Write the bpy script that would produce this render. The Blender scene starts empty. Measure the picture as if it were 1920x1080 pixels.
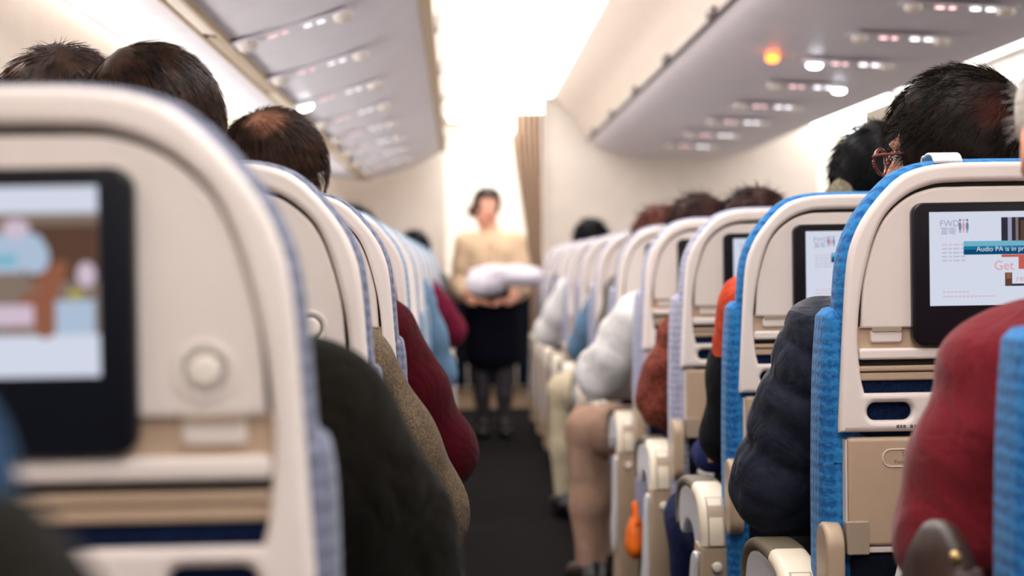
import bpy, math, random
import numpy as np
from mathutils import Vector, Matrix

random.seed(7); RNG = np.random.default_rng(11)
SC = bpy.context.scene
COL = SC.collection
EYE = 1.10            # height of the camera above the cabin floor
PI = math.pi

# ------------------------------------------------------------------ materials
def lin(c):
    return tuple(((v/255)/12.92 if v/255 <= .04045 else ((v/255+.055)/1.055)**2.4) for v in c)

def new_mat(name):
    m = bpy.data.materials.new(name); m.use_nodes = True
    return m, m.node_tree.nodes, m.node_tree.links, m.node_tree.nodes['Principled BSDF']

def plastic(name, rgb, rough=.42, bump=0., scale=400., metal=0., spec=.5, vary=.03):
    m, N, L, b = new_mat(name)
    c = lin(rgb)
    b.inputs['Roughness'].default_value = rough; b.inputs['Metallic'].default_value = metal
    b.inputs['Specular IOR Level'].default_value = spec
    tc = N.new('ShaderNodeTexCoord')
    nz = N.new('ShaderNodeTexNoise'); nz.inputs['Scale'].default_value = 9; nz.inputs['Detail'].default_value = 3
    L.new(tc.outputs['Object'], nz.inputs['Vector'])
    rp = N.new('ShaderNodeValToRGB')
    rp.color_ramp.elements[0].position = .3; rp.color_ramp.elements[1].position = .7
    rp.color_ramp.elements[0].color = tuple(v*(1-vary) for v in c)+(1,)
    rp.color_ramp.elements[1].color = tuple(min(1, v*(1+vary)) for v in c)+(1,)
    L.new(nz.outputs['Fac'], rp.inputs['Fac']); L.new(rp.outputs['Color'], b.inputs['Base Color'])
    if bump:
        n2 = N.new('ShaderNodeTexNoise'); n2.inputs['Scale'].default_value = scale
        L.new(tc.outputs['Object'], n2.inputs['Vector'])
        bp = N.new('ShaderNodeBump'); bp.inputs['Strength'].default_value = bump; bp.inputs['Distance'].default_value = .002
        L.new(n2.outputs['Fac'], bp.inputs['Height']); L.new(bp.outputs['Normal'], b.inputs['Normal'])
    return m

def fabric(name, rgb, rgb2=None, scale=260., bump=.5, sheen=.03, rough=.9, amount=.5, drape=.35, spec=.05):
    """woven or knitted cloth: two yarn colours mixed by a fine noise, with a bumpy nap"""
    m, N, L, b = new_mat(name)
    rgb2 = rgb2 or tuple(v*.72 for v in rgb)
    b.inputs['Roughness'].default_value = rough
    b.inputs['Sheen Weight'].default_value = sheen; b.inputs['Sheen Roughness'].default_value = .5
    b.inputs['Specular IOR Level'].default_value = spec
    tc = N.new('ShaderNodeTexCoord')
    nz = N.new('ShaderNodeTexNoise'); nz.inputs['Scale'].default_value = scale; nz.inputs['Detail'].default_value = 4
    L.new(tc.outputs['Object'], nz.inputs['Vector'])
    rp = N.new('ShaderNodeValToRGB')
    rp.color_ramp.elements[0].position = .5-.25*amount; rp.color_ramp.elements[1].position = .5+.25*amount
    rp.color_ramp.elements[0].color = lin(rgb2)+(1,); rp.color_ramp.elements[1].color = lin(rgb)+(1,)
    L.new(nz.outputs['Fac'], rp.inputs['Fac']); L.new(rp.outputs['Color'], b.inputs['Base Color'])
    bp = N.new('ShaderNodeBump'); bp.inputs['Strength'].default_value = bump; bp.inputs['Distance'].default_value = .0015
    L.new(nz.outputs['Fac'], bp.inputs['Height']); L.new(bp.outputs['Normal'], b.inputs['Normal'])
    if drape:
        n3 = N.new('ShaderNodeTexNoise'); n3.inputs['Scale'].default_value = 11; n3.inputs['Detail'].default_value = 3; n3.inputs['Distortion'].default_value = 1.4
        L.new(tc.outputs['Object'], n3.inputs['Vector'])
        b3 = N.new('ShaderNodeBump'); b3.inputs['Strength'].default_value = drape; b3.inputs['Distance'].default_value = .03
        L.new(n3.outputs['Fac'], b3.inputs['Height']); L.new(b3.outputs['Normal'], bp.inputs['Normal'])
    return m

def quilted(name, rgb, rgb2):
    """seat cloth woven with a small diamond motif"""
    m, N, L, b = new_mat(name)
    b.inputs['Roughness'].default_value = .9; b.inputs['Sheen Weight'].default_value = .1
    b.inputs['Specular IOR Level'].default_value = .2
    tc = N.new('ShaderNodeTexCoord'); sx = N.new('ShaderNodeSeparateXYZ')
    L.new(tc.outputs['Object'], sx.inputs['Vector'])
    def math_(op, a, bb=None):
        n = N.new('ShaderNodeMath'); n.operation = op
        for i, v in enumerate((a, bb)):
            if v is None: continue
            if isinstance(v, (int, float)): n.inputs[i].default_value = v
            else: L.new(v, n.inputs[i])
        return n.outputs[0]
    xy = math_('ADD', sx.outputs['X'], sx.outputs['Y'])
    p = math_('SINE', math_('MULTIPLY', math_('ADD', xy, sx.outputs['Z']), 190.))
    q = math_('SINE', math_('MULTIPLY', math_('SUBTRACT', xy, sx.outputs['Z']), 190.))
    pq = math_('MULTIPLY', p, q)
    nz = N.new('ShaderNodeTexNoise'); nz.inputs['Scale'].default_value = 130; nz.inputs['Detail'].default_value = 4
    L.new(tc.outputs['Object'], nz.inputs['Vector'])
    h = math_('ADD', math_('MULTIPLY', pq, .22), nz.outputs['Fac'])
    rp = N.new('ShaderNodeValToRGB')
    rp.color_ramp.elements[0].position = .3; rp.color_ramp.elements[1].position = .62
    rp.color_ramp.elements[0].color = lin(rgb2)+(1,); rp.color_ramp.elements[1].color = lin(rgb)+(1,)
    L.new(h, rp.inputs['Fac']); L.new(rp.outputs['Color'], b.inputs['Base Color'])
    bp = N.new('ShaderNodeBump'); bp.inputs['Strength'].default_value = .6; bp.inputs['Distance'].default_value = .004
    L.new(h, bp.inputs['Height']); L.new(bp.outputs['Normal'], b.inputs['Normal'])
    return m

def hair_mat(name, rgb, rgb2, rough=.42, spec=.28):
    m, N, L, b = new_mat(name)
    b.inputs['Roughness'].default_value = rough; b.inputs['Specular IOR Level'].default_value = spec
    tc = N.new('ShaderNodeTexCoord')
    nz = N.new('ShaderNodeTexNoise'); nz.inputs['Scale'].default_value = 38; nz.inputs['Detail'].default_value = 3
    L.new(tc.outputs['Object'], nz.inputs['Vector'])
    rp = N.new('ShaderNodeValToRGB')
    rp.color_ramp.elements[0].position = .35; rp.color_ramp.elements[1].position = .7
    rp.color_ramp.elements[0].color = lin(rgb2)+(1,); rp.color_ramp.elements[1].color = lin(rgb)+(1,)
    L.new(nz.outputs['Fac'], rp.inputs['Fac']); L.new(rp.outputs['Color'], b.inputs['Base Color'])
    return m

def thin_hair(name, rgb, rgb2, scalp, centre, radius, amount=1.):
    """hair that lets the scalp show through around one spot of the crown"""
    m = hair_mat(name, rgb, rgb2, .52, .16); N, L = m.node_tree.nodes, m.node_tree.links; b = N['Principled BSDF']
    src = b.inputs['Base Color'].links[0].from_socket
    tc = N.new('ShaderNodeTexCoord'); sub = N.new('ShaderNodeVectorMath'); sub.operation = 'DISTANCE'; sub.inputs[1].default_value = centre
    L.new(tc.outputs['Object'], sub.inputs[0])
    nz = N.new('ShaderNodeTexNoise'); nz.inputs['Scale'].default_value = 60; nz.inputs['Detail'].default_value = 4
    mp = N.new('ShaderNodeMapping'); mp.inputs['Scale'].default_value = (1, 1, .35); L.new(tc.outputs['Object'], mp.inputs['Vector']); L.new(mp.outputs['Vector'], nz.inputs['Vector'])
    ma = N.new('ShaderNodeMath'); ma.operation = 'MULTIPLY_ADD'; ma.inputs[1].default_value = radius*.9; L.new(nz.outputs['Fac'], ma.inputs[0]); L.new(sub.outputs['Value'], ma.inputs[2])
    mr = N.new('ShaderNodeMapRange'); mr.inputs['From Min'].default_value = radius*.75; mr.inputs['From Max'].default_value = radius*1.65
    mr.inputs['To Min'].default_value = amount; mr.inputs['To Max'].default_value = 0; mr.interpolation_type = 'SMOOTHSTEP'; L.new(ma.outputs[0], mr.inputs['Value'])
    mx = N.new('ShaderNodeMix'); mx.data_type = 'RGBA'; L.new(mr.outputs['Result'], mx.inputs['Factor']); L.new(src, mx.inputs['A']); mx.inputs['B'].default_value = lin(scalp)+(1,)
    L.new(mx.outputs['Result'], b.inputs['Base Color'])
    return m

def skin_mat(name, rgb):
    m, N, L, b = new_mat(name)
    c = lin(rgb)
    b.inputs['Roughness'].default_value = .5
    b.inputs['Subsurface Weight'].default_value = .12; b.inputs['Subsurface Radius'].default_value = (.01, .004, .002)
    b.inputs['Subsurface Scale'].default_value = .5
    tc = N.new('ShaderNodeTexCoord')
    nz = N.new('ShaderNodeTexNoise'); nz.inputs['Scale'].default_value = 30; nz.inputs['Detail'].default_value = 3
    L.new(tc.outputs['Object'], nz.inputs['Vector'])
    rp = N.new('ShaderNodeValToRGB')
    rp.color_ramp.elements[0].color = tuple(v*f for v, f in zip(c, (.9, .78, .75)))+(1,); rp.color_ramp.elements[1].color = c+(1,)
    L.new(nz.outputs['Fac'], rp.inputs['Fac']); L.new(rp.outputs['Color'], b.inputs['Base Color'])
    return m

def glow(name, rgb, strength):
    m, N, L, b = new_mat(name)
    N.remove(b)
    e = N.new('ShaderNodeEmission'); e.inputs['Color'].default_value = lin(rgb)+(1,); e.inputs['Strength'].default_value = strength
    L.new(e.outputs[0], N['Material Output'].inputs['Surface'])
    return m

M = {
 'shell':   plastic('cream shell plastic', (226, 214, 208), .40, .05, 900),
 'panel':   plastic('cream panel plastic', (221, 209, 202), .48, .08, 900),
 'tray':    plastic('tan tray plastic', (182, 157, 133), .5, .1, 900),  # tan, darkened further to carry the shade low on the seat
 'bracket': plastic('dull tan bracket plastic', (160, 142, 124), .55),
 'bezel':   plastic('black monitor bezel', (12, 13, 20), .28, spec=.4),
 'dark':    plastic('dark gap lining', (40, 34, 32), .8),
 'button':  plastic('cream button', (228, 218, 206), .35),
 'ink':     plastic('brown grey print', (96, 84, 76), .7),
 'armwhite':plastic('white armrest side', (226, 226, 230), .4),
 'armcream':plastic('cream armrest end', (222, 208, 186), .42, .05, 900),
 'armpost': plastic('tan armrest post', (178, 155, 130), .45, .05, 900),  # tan deepened in place of the light falling off downwards
 'armpad':  plastic('olive brown armrest pad', (100, 88, 70), .6, .2, 700),
 'metal':   plastic('brushed seat leg metal', (120, 120, 124), .4, metal=.9),
 'pocket':  fabric('navy pocket cloth', (18, 22, 36), scale=300),
 'c_blue':  quilted('blue diamond seat cloth', (44, 122, 182), (22, 86, 146)),
 'c_grey':  quilted('grey lavender seat cloth', (172, 172, 190), (140, 142, 164)),
 'c_slate': quilted('slate seat cloth', (126, 130, 150), (92, 98, 118)),
 'c_sky':   quilted('pale blue seat cloth', (142, 164, 186), (104, 136, 166)),
 'navyback':fabric('dark blue inner seat cloth', (20, 34, 64), (10, 20, 44)),
 'tissue':  fabric('white headrest tissue', (236, 234, 230), (222, 220, 216), bump=.2),
 'wall':    plastic('warm white cabin lining', (232, 224, 214), .6),
 'bulk':    plastic('cream bulkhead laminate', (214, 202, 190), .5),
 'binshell':plastic('pale grey bin shell', (228, 224, 230), .45),
 'bindoor': plastic('white bin door', (232, 226, 220), .4),
 'beigedoor': plastic('beige bin door', (184, 168, 154), .5),  # white door colour darkened to carry the shade where it curves under
 'lav':     plastic('lavender grey bin shell', (210, 202, 208), .45),
 'brownedge':plastic('beige brown bin edge', (176, 154, 126), .5),
 'gapgrey': plastic('grey joint rubber', (112, 102, 100), .7),
 'carpet':  fabric('charcoal carpet', (40, 37, 37), (26, 24, 25), scale=180, bump=.8, sheen=0, drape=0, spec=0),
 'ceil':    plastic('white ceiling panel', (240, 238, 234), .6),
 'curtain': fabric('taupe curtain cloth', (176, 150, 128), (150, 124, 104), scale=200),
 'navy':    fabric('black navy skirt cloth', (12, 13, 24), (7, 8, 16)),
 'cream':   fabric('cream blouse cloth', (220, 190, 158), (206, 176, 144), bump=.2),
 'linen':   fabric('white linen', (226, 218, 224), (206, 198, 208), bump=.3),
 'red':     fabric('red fine knit', (122, 32, 40), (96, 22, 31), scale=700, bump=.35, sheen=.15),
 'darkred': fabric('dark red fleece', (72, 9, 19), (50, 6, 14), scale=500, bump=.4, sheen=.03),
 'tweed':   fabric('brown tweed', (122, 104, 82), (54, 44, 35), scale=300, bump=.8, amount=.9),
 'olive':   fabric('dark olive canvas', (24, 21, 15), (15, 13, 10), scale=300, drape=.5),
 'puffer':  fabric('navy quilted nylon', (34, 37, 50), (26, 29, 40), scale=60, bump=.15, sheen=.05, rough=.5),
 'black':   fabric('black jersey', (20, 20, 24), (12, 12, 16)),
 'coral':   fabric('coral nylon', (200, 76, 44), (178, 60, 36), scale=40, bump=.2, rough=.6),
 'rust':    fabric('rust brown knit', (134, 68, 54), (82, 40, 34), scale=120, bump=.9),
 'white':   fabric('white cotton', (226, 222, 218), (206, 202, 200), bump=.3),
 'greyvest':fabric('grey wool', (120, 112, 104), (88, 82, 78), bump=.6),
 'khaki':   fabric('rosy khaki twill', (176, 142, 122), (148, 116, 98), scale=300),
 'creamtr': fabric('cream trouser cloth', (206, 192, 164), (176, 160, 132), scale=200),
 'denim':   fabric('blue denim', (30, 40, 76), (16, 24, 50), scale=160, bump=.6),
 'darktr':  fabric('dark trouser cloth', (20, 20, 26), (12, 12, 18)),
 'bluetop': fabric('blue jersey', (38, 70, 100), (24, 50, 78)),
 'paleblue':fabric('pale blue cloth', (108, 138, 164), (82, 112, 142)),
 'maroon':  fabric('maroon cloth', (112, 26, 52), (88, 18, 40)),
 'hoodfur': fabric('olive grey pile', (136, 126, 104), (92, 84, 68), scale=120, bump=1., amount=.7),
 'brownbag':plastic('dark brown leather', (50, 33, 27), .45, .4, 160, spec=.25, vary=.15),
 'tanleather': plastic('tan leather trim', (150, 104, 78), .45, .3, 200),
 'navybag': fabric('navy nylon bag cloth', (40, 46, 92), (26, 30, 66), scale=200),
 'orange':  plastic('glossy orange vinyl', (236, 110, 24), .22, vary=.08),
 'brass':   plastic('brass stud', (206, 176, 116), .3, metal=1.),
 'shoe':    plastic('black shoe leather', (18, 17, 18), .35),
 'stocking':plastic('dark nylon stocking', (44, 36, 40), .6),
 'eyewhite':plastic('eye white', (236, 232, 226), .2),
 'iris':    plastic('dark iris', (38, 24, 16), .15),
 'glasses': plastic('red brown tortoiseshell frame', (112, 52, 44), .25),
 'paper':   plastic('white paper card', (236, 234, 230), .6),
 'skin':    skin_mat('fair skin', (226, 168, 140)),
 'skinpink':skin_mat('pink skin', (228, 160, 136)),
 'lip':     skin_mat('lip skin', (176, 84, 78)),
 'h_dark':  hair_mat('dark brown hair', (44, 28, 20), (18, 12, 10)),
 'h_brown': hair_mat('brown hair', (74, 48, 34), (34, 22, 16)),
 'h_thin':  thin_hair('thinning brown hair', (70, 46, 32), (34, 22, 16), (164, 114, 92), (-.012, .205, 1.372), .046, .72),
 'h_dthin': thin_hair('thinning dark hair', (40, 26, 19), (16, 11, 9), (92, 46, 38), (.055, .185, 1.325), .034, .55),
 'h_black': hair_mat('black hair', (10, 9, 11), (4, 4, 6), .6, .12),
 'h_grey':  hair_mat('pale grey hair', (214, 206, 198), (176, 168, 160)),
 'h_aub':   hair_mat('auburn hair', (104, 52, 38), (58, 28, 22), .6, .1),
 'h_daub':  hair_mat('dark auburn hair', (58, 32, 26), (32, 17, 15), .6, .1),
 'white_glow': glow('white ceiling glow', (255, 251, 249), 7.5),
 'wash_glow':  glow('warm wash light', (255, 246, 236), 20.),
 'lamp_glow':  glow('white reading lamp', (240, 246, 255), 22.),
 'sign_white': glow('white lit sign', (250, 246, 250), 4.5),
 'sign_rose':  glow('soft pink lit sign', (255, 206, 206), 1.6),
 'sign_soft':  glow('soft white lit sign', (250, 246, 250), 2.2),
 'sign_pink':  glow('pink lit sign', (255, 200, 200), 3.),
 'call_orange':glow('orange call lamp', (255, 110, 40), 9.),
 'window_glow':glow('daylight window pane', (255, 250, 246), 32.),  # added fill light for the bin undersides
 'box_glow':   glow('bright lit box', (255, 255, 252), 12.),
}

# ------------------------------------------------------------------ mesh helpers
class MB:
    def __init__(s): s.v = []; s.f = []; s.m = []
    def add(s, verts, faces, mi=0, tf=None):
        o = len(s.v)
        s.v.extend([tf(v) if tf else tuple(v) for v in verts])
        for i, f in enumerate(faces):
            s.f.append([o+j for j in f]); s.m.append(mi if isinstance(mi, int) else mi[i])
        return s
    def box(s, lo, hi, mi=0):
        x0, y0, z0 = lo; x1, y1, z1 = hi
        return s.add([(x0,y0,z0),(x1,y0,z0),(x1,y1,z0),(x0,y1,z0),(x0,y0,z1),(x1,y0,z1),(x1,y1,z1),(x0,y1,z1)],
              [(0,3,2,1),(4,5,6,7),(0,1,5,4),(1,2,6,5),(2,3,7,6),(3,0,4,7)], mi)
    def quad(s, a, b, c, d, mi=0): return s.add([a, b, c, d], [(0,1,2,3)], mi)
    def tube(s, pts, r, n=8, mi=0, cap=True):
        pts = [Vector(p) for p in pts]; rs = r if isinstance(r, (list, tuple)) else [r]*len(pts)
        vs, fs = [], []
        up = Vector((0,0,1))
        for i, p in enumerate(pts):
            t = (pts[min(i+1, len(pts)-1)]-pts[max(i-1, 0)]).normalized()
            a = t.cross(up)
            if a.length < 1e-3: a = t.cross(Vector((1,0,0)))
            a.normalize(); b = t.cross(a)
            for j in range(n):
                w = 2*PI*j/n; vs.append(tuple(p+a*(rs[i]*math.cos(w))+b*(rs[i]*math.sin(w))))
        for i in range(len(pts)-1):
            for j in range(n):
                fs.append((i*n+j, i*n+(j+1)%n, (i+1)*n+(j+1)%n, (i+1)*n+j))
        if cap: fs.append(tuple(range(n))); fs.append(tuple(range((len(pts)-1)*n, len(pts)*n))[::-1])
        return s.add(vs, fs, mi)
    def lathe(s, prof, n=24, mi=0, tf=None):
        """prof: (radius, height) pairs turned about z"""
        vs, fs = [], []
        for r, h in prof:
            for j in range(n): vs.append((r*math.cos(2*PI*j/n), r*math.sin(2*PI*j/n), h))
        for i in range(len(prof)-1):
            for j in range(n): fs.append((i*n+j, i*n+(j+1)%n, (i+1)*n+(j+1)%n, (i+1)*n+j))
        fs.append(tuple(range(n))[::-1]); fs.append(tuple(range((len(prof)-1)*n, len(prof)*n)))
        return s.add(vs, fs, mi, tf)
    def ball(s, c, r, n=16, mi=0):
        r = r if isinstance(r, (list, tuple)) else (r, r, r)
        k = n//2
        prof = [(math.sin(PI*i/k), -math.cos(PI*i/k)) for i in range(k+1)]
        prof[0] = (1e-4, -1); prof[-1] = (1e-4, 1)
        return s.lathe(prof, n, mi, lambda v: (c[0]+v[0]*r[0], c[1]+v[1]*r[1], c[2]+v[2]*r[2]))
    def build(s, name, mats, parent=None, smooth=35, bevel=0, seg=2):
        me = bpy.data.meshes.new(name); me.from_pydata(s.v, [], s.f)
        return finish(me, name, mats, parent, smooth, bevel, seg, s.m)

def finish(me, name, mats, parent=None, smooth=35, bevel=0, seg=2, mi=None):
    mats = mats if isinstance(mats, (list, tuple)) else [mats]
    for m in mats: me.materials.append(M[m] if isinstance(m, str) else m)
    if mi is not None: me.polygons.foreach_set('material_index', np.array(mi, dtype=np.int32))
    if smooth:
        me.polygons.foreach_set('use_smooth', np.ones(len(me.polygons), dtype=bool))
        if smooth < 180: me.set_sharp_from_angle(angle=math.radians(smooth))
    me.validate(); me.update()
    o = bpy.data.objects.new(name, me); COL.objects.link(o)
    if parent is not None: o.parent = parent
    if bevel:
        b = o.modifiers.new('edge', 'BEVEL'); b.width = bevel; b.segments = seg; b.limit_method = 'ANGLE'; b.angle_limit = math.radians(40)
    return o

def tag(o, label=None, cat=None, group=None, kind=None):
    if label: o['label'] = label
    if cat: o['category'] = cat
    if group: o['group'] = group
    if kind: o['kind'] = kind
    return o
def empty(name, loc=(0,0,0), rz=0.):
    o = bpy.data.objects.new(name, None); COL.objects.link(o); o.location = loc; o.rotation_euler.z = rz
    o.empty_display_size = .1
    return o
def struct(name, mb, mats, **k): return tag(mb.build(name, mats, **k), kind='structure')
def copy_tree(o, parent=None):
    c = o.copy(); COL.objects.link(c)
    if parent is not None: c.parent = parent
    for ch in list(o.children): copy_tree(ch, c)
    return c

def spline(pts, n=6, closed=False):
    """Catmull-Rom through pts"""
    P = [np.array(p, float) for p in pts]; out = []
    k = len(P)
    for i in range(k if closed else k-1):
        p0 = P[i-1] if (closed or i > 0) else 2*P[0]-P[1]
        p1 = P[i]; p2 = P[(i+1) % k]
        p3 = P[(i+2) % k] if (closed or i+2 < k) else 2*P[-1]-P[-2]
        for t in np.linspace(0, 1, n, endpoint=False):
            out.append(tuple(.5*(2*p1+(p2-p0)*t+(2*p0-5*p1+4*p2-p3)*t*t+(3*p1-p0-3*p2+p3)*t**3)))
    if not closed: out.append(tuple(P[-1]))
    return out

def rrect(x0, z0, x1, z1, r, n=5):
    out = []
    for cx, cz, a0 in ((x1-r, z0+r, -90), (x1-r, z1-r, 0), (x0+r, z1-r, 90), (x0+r, z0+r, 180)):
        for i in range(n+1):
            a = math.radians(a0+90*i/n); out.append((cx+r*math.cos(a), cz+r*math.sin(a)))
    return out

def curve_plate(loops, thick, bevel, bres=2):
    """a flat plate with holes: outlines in (a, b), thickness along c, rounded rims; returns verts (a,b,c), faces"""
    c = bpy.data.curves.new('outline', 'CURVE'); c.dimensions = '2D'; c.fill_mode = 'BOTH'
    c.extrude = max(thick/2-bevel, 1e-5); c.bevel_depth = bevel; c.bevel_resolution = bres; c.offset = -bevel
    for p in loops:
        s = c.splines.new('POLY'); s.points.add(len(p)-1)
        for q, a in zip(s.points, p): q.co = (a[0], a[1], 0, 1)
        s.use_cyclic_u = True
    o = bpy.data.objects.new('outline', c); m = bpy.data.meshes.new_from_object(o)
    v = [tuple(x.co) for x in m.vertices]; f = [tuple(p.vertices) for p in m.polygons]
    bpy.data.meshes.remove(m); bpy.data.objects.remove(o); bpy.data.curves.remove(c)
    return v, f
def plate_xz(mb, loops, y0, y1, bevel=.003, mi=0, bres=2):
    """plate standing in the x-z plane, from depth y0 (towards the viewer) to y1"""
    v, f = curve_plate(loops, y1-y0, bevel, bres); ym = (y0+y1)/2
    return mb.add(v, f, mi, lambda p: (p[0], ym-p[2], p[1]))
def plate_yz(mb, loops, x0, x1, bevel=.003, mi=0, bres=2):
    v, f = curve_plate(loops, x1-x0, bevel, bres); xm = (x0+x1)/2
    return mb.add(v, f, mi, lambda p: (xm+p[2], p[0], p[1]))
def text_xz(mb, body, x, z, size, y, mi=0, align='LEFT'):
    c = bpy.data.curves.new('txt', 'FONT'); c.body = body; c.size = size; c.align_x = align; c.resolution_u = 3
    o = bpy.data.objects.new('txt', c); m = bpy.data.meshes.new_from_object(o)
    v = [tuple(q.co) for q in m.vertices]; f = [tuple(p.vertices) for p in m.polygons]
    bpy.data.meshes.remove(m); bpy.data.objects.remove(o); bpy.data.curves.remove(c)
    return mb.add(v, f, mi, lambda p: (x+p[0], y, z+p[1]))
def sweep(mb, path, w, t, n=6, mi=0):
    """rounded bar of width w (x) and thickness t, swept along a path of (y, z)"""
    P = [np.array(p) for p in path]; sec = rrect(-w/2, -t/2, w/2, t/2, min(w, t)*.48, n); k = len(sec)
    vs, fs = [], []
    for i, p in enumerate(P):
        d = P[min(i+1, len(P)-1)]-P[max(i-1, 0)]; d = d/np.linalg.norm(d); nn = np.array((-d[1], d[0]))
        for a, b in sec: q = p+nn*b; vs.append((a, q[0], q[1]))
    for i in range(len(P)-1):
        for j in range(k): fs.append((i*k+j, i*k+(j+1) % k, (i+1)*k+(j+1) % k, (i+1)*k+j))
    fs.append(tuple(range(k))); fs.append(tuple(range((len(P)-1)*k, len(P)*k))[::-1])
    return mb.add(vs, fs, mi)

# ------------------------------------------------------------------ smooth-blended bodies
def rotm(yaw=0, pitch=0, roll=0):
    return np.array(Matrix.Rotation(yaw, 3, 'Z') @ Matrix.Rotation(pitch, 3, 'X') @ Matrix.Rotation(roll, 3, 'Y'))
def surface_nets(f, lo, res):
    s = f < 0
    nx, ny, nz = f.shape
    cnt = np.zeros((nx-1, ny-1, nz-1), np.int8)
    for dx in (0, 1):
        for dy in (0, 1):
            for dz in (0, 1): cnt += s[dx:nx-1+dx, dy:ny-1+dy, dz:nz-1+dz]
    act = (cnt > 0) & (cnt < 8)
    idx = -np.ones(act.shape, np.int64); ii = np.argwhere(act); idx[act] = np.arange(len(ii))
    acc = np.zeros((len(ii), 3)); num = np.zeros(len(ii))
    cor = [(a, b, c) for a in (0, 1) for b in (0, 1) for c in (0, 1)]
    val = {c: f[ii[:,0]+c[0], ii[:,1]+c[1], ii[:,2]+c[2]] for c in cor}
    for a in cor:
        for ax in range(3):
            if a[ax]: continue
            b = list(a); b[ax] = 1; b = tuple(b)
            va, vb = val[a], val[b]; x = (va < 0) != (vb < 0)
            t = np.where(x, va/np.where(x, va-vb, 1), 0)
            p = np.array(a, float)[None].repeat(len(ii), 0); p[:, ax] = t
            acc[x] += p[x]; num[x] += 1
    V = lo+(ii+acc/num[:, None])*res
    F = []
    for ax in range(3):
        o1, o2 = (ax+1) % 3, (ax+2) % 3
        sl0 = [slice(None)]*3; sl1 = [slice(None)]*3
        sl0[ax] = slice(0, -1); sl1[ax] = slice(1, None)
        ed = s[tuple(sl0)] != s[tuple(sl1)]; e = np.argwhere(ed)
        m = (e[:, o1] > 0) & (e[:, o2] > 0) & (e[:, o1] < f.shape[o1]-1) & (e[:, o2] < f.shape[o2]-1)
        e = e[m]; ins = s[tuple(e.T)]
        def c(d1, d2):
            q = e.copy(); q[:, o1] -= d1; q[:, o2] -= d2; return idx[tuple(q.T)]
        q = np.stack([c(0,0), c(1,0), c(1,1), c(0,1)], 1)
        q[~ins] = q[~ins][:, ::-1]
        F.append(q)
    F = np.concatenate(F)
    return V, F[(F >= 0).all(1)]

def cap(a, b, ra, rb=None, **k): return dict(t='c', a=np.array(a, float), b=np.array(b, float), ra=ra, rb=ra if rb is None else rb, **k)
def ell(c, r, R=None, **k): return dict(t='e', c=np.array(c, float), r=np.array(r, float), R=np.eye(3) if R is None else R, **k)
def prim_d(p, X):
    if p['t'] == 'c':
        ab = p['b']-p['a']; L2 = ab.dot(ab)+1e-12
        t = np.clip(((X-p['a'])@ab)/L2, 0, 1)
        d = np.linalg.norm(X-p['a']-t[..., None]*ab, axis=-1)-(p['ra']+(p['rb']-p['ra'])*t)
        if 'puff' in p:
            amp, n, ph, sk = p['puff']
            tt = ((X-p['a'])@ab)/L2+sk*(X[..., 1]-p['a'][1])+sk*.6*(X[..., 0]-p['a'][0])
            d = d-amp*np.sqrt(np.abs(np.sin(PI*(n*tt+ph))))+amp*.6
        return d
    q = (X-p['c'])@p['R']
    k0 = np.linalg.norm(q/p['r'], axis=-1); k1 = np.linalg.norm(q/p['r']**2, axis=-1)
    return np.where(k0 < 1e-6, -p['r'].min(), k0*(k0-1)/np.maximum(k1, 1e-9))
def bounds(p):
    if p['t'] == 'c':
        r = max(p['ra'], p['rb'])+(.02 if 'puff' in p else 0); return np.minimum(p['a'], p['b'])-r, np.maximum(p['a'], p['b'])+r
    h = np.abs(p['R'])@p['r']; return p['c']-h, p['c']+h
def wob(X, s, seed):
    """soft fold noise built from a few oblique sines"""
    r = np.random.default_rng(seed); o = 0
    for i in range(5):
        w = r.normal(size=3); w = w/np.linalg.norm(w)*s*(1+.5*i)
        o = o+np.sin(X@w+r.uniform(0, 6)+1.2*np.sin(X@(r.normal(size=3)*s*.5)))/(1+.6*i)
    return o/2.5
def sdf_mesh(prims, res=.01, k=.03, fold=0., fold_s=30., seed=1, cuts=(), clip=None, holes=()):
    los, his = zip(*[bounds(p) for p in prims]); m = .03+fold
    lo = np.min(los, 0)-m; hi = np.max(his, 0)+m
    if clip is not None: lo = np.maximum(lo, clip[0]); hi = np.minimum(hi, clip[1])
    n = np.ceil((hi-lo)/res).astype(int)+1
    f = np.full(n, .2, np.float32)
    ax = [lo[i]+np.arange(n[i])*res for i in range(3)]
    for p, l, h in zip(prims, los, his):
        pk = p.get('k', k); mm = pk+.03
        a = np.clip(np.floor((l-mm-lo)/res).astype(int), 0, n); b = np.clip(np.ceil((h+mm-lo)/res).astype(int)+1, 0, n)
        if (b <= a).any(): continue
        X = np.stack(np.meshgrid(*[ax[i][a[i]:b[i]] for i in range(3)], indexing='ij'), -1)
        d = prim_d(p, X); sub = f[a[0]:b[0], a[1]:b[1], a[2]:b[2]]
        if p.get('neg'):
            hh = np.clip(.5-.5*(sub+d)/pk, 0, 1); sub[...] = sub*(1-hh)-d*hh+pk*hh*(1-hh)
        else:
            hh = np.clip(.5+.5*(sub-d)/pk, 0, 1); sub[...] = sub*(1-hh)+d*hh-pk*hh*(1-hh)
    X = np.stack(np.meshgrid(*ax, indexing='ij'), -1) if (fold or cuts) else None
    if fold: f = f+fold*wob(X, fold_s, seed).astype(np.float32)
    for c in cuts: f = np.maximum(f, c(X))
    f[[0, -1]] = .2; f[:, [0, -1]] = .2; f[:, :, [0, -1]] = .2
    return surface_nets(f, lo, res)
def sdf_obj(name, mats, parent, V, F, matf=None):
    me = bpy.data.meshes.new(name)
    me.from_pydata(V.tolist(), [], F.tolist())
    mi = None
    if matf is not None: mi = matf(V[F].mean(1)).astype(np.int32)
    return finish(me, name, mats, parent, 180, mi=mi)

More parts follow.
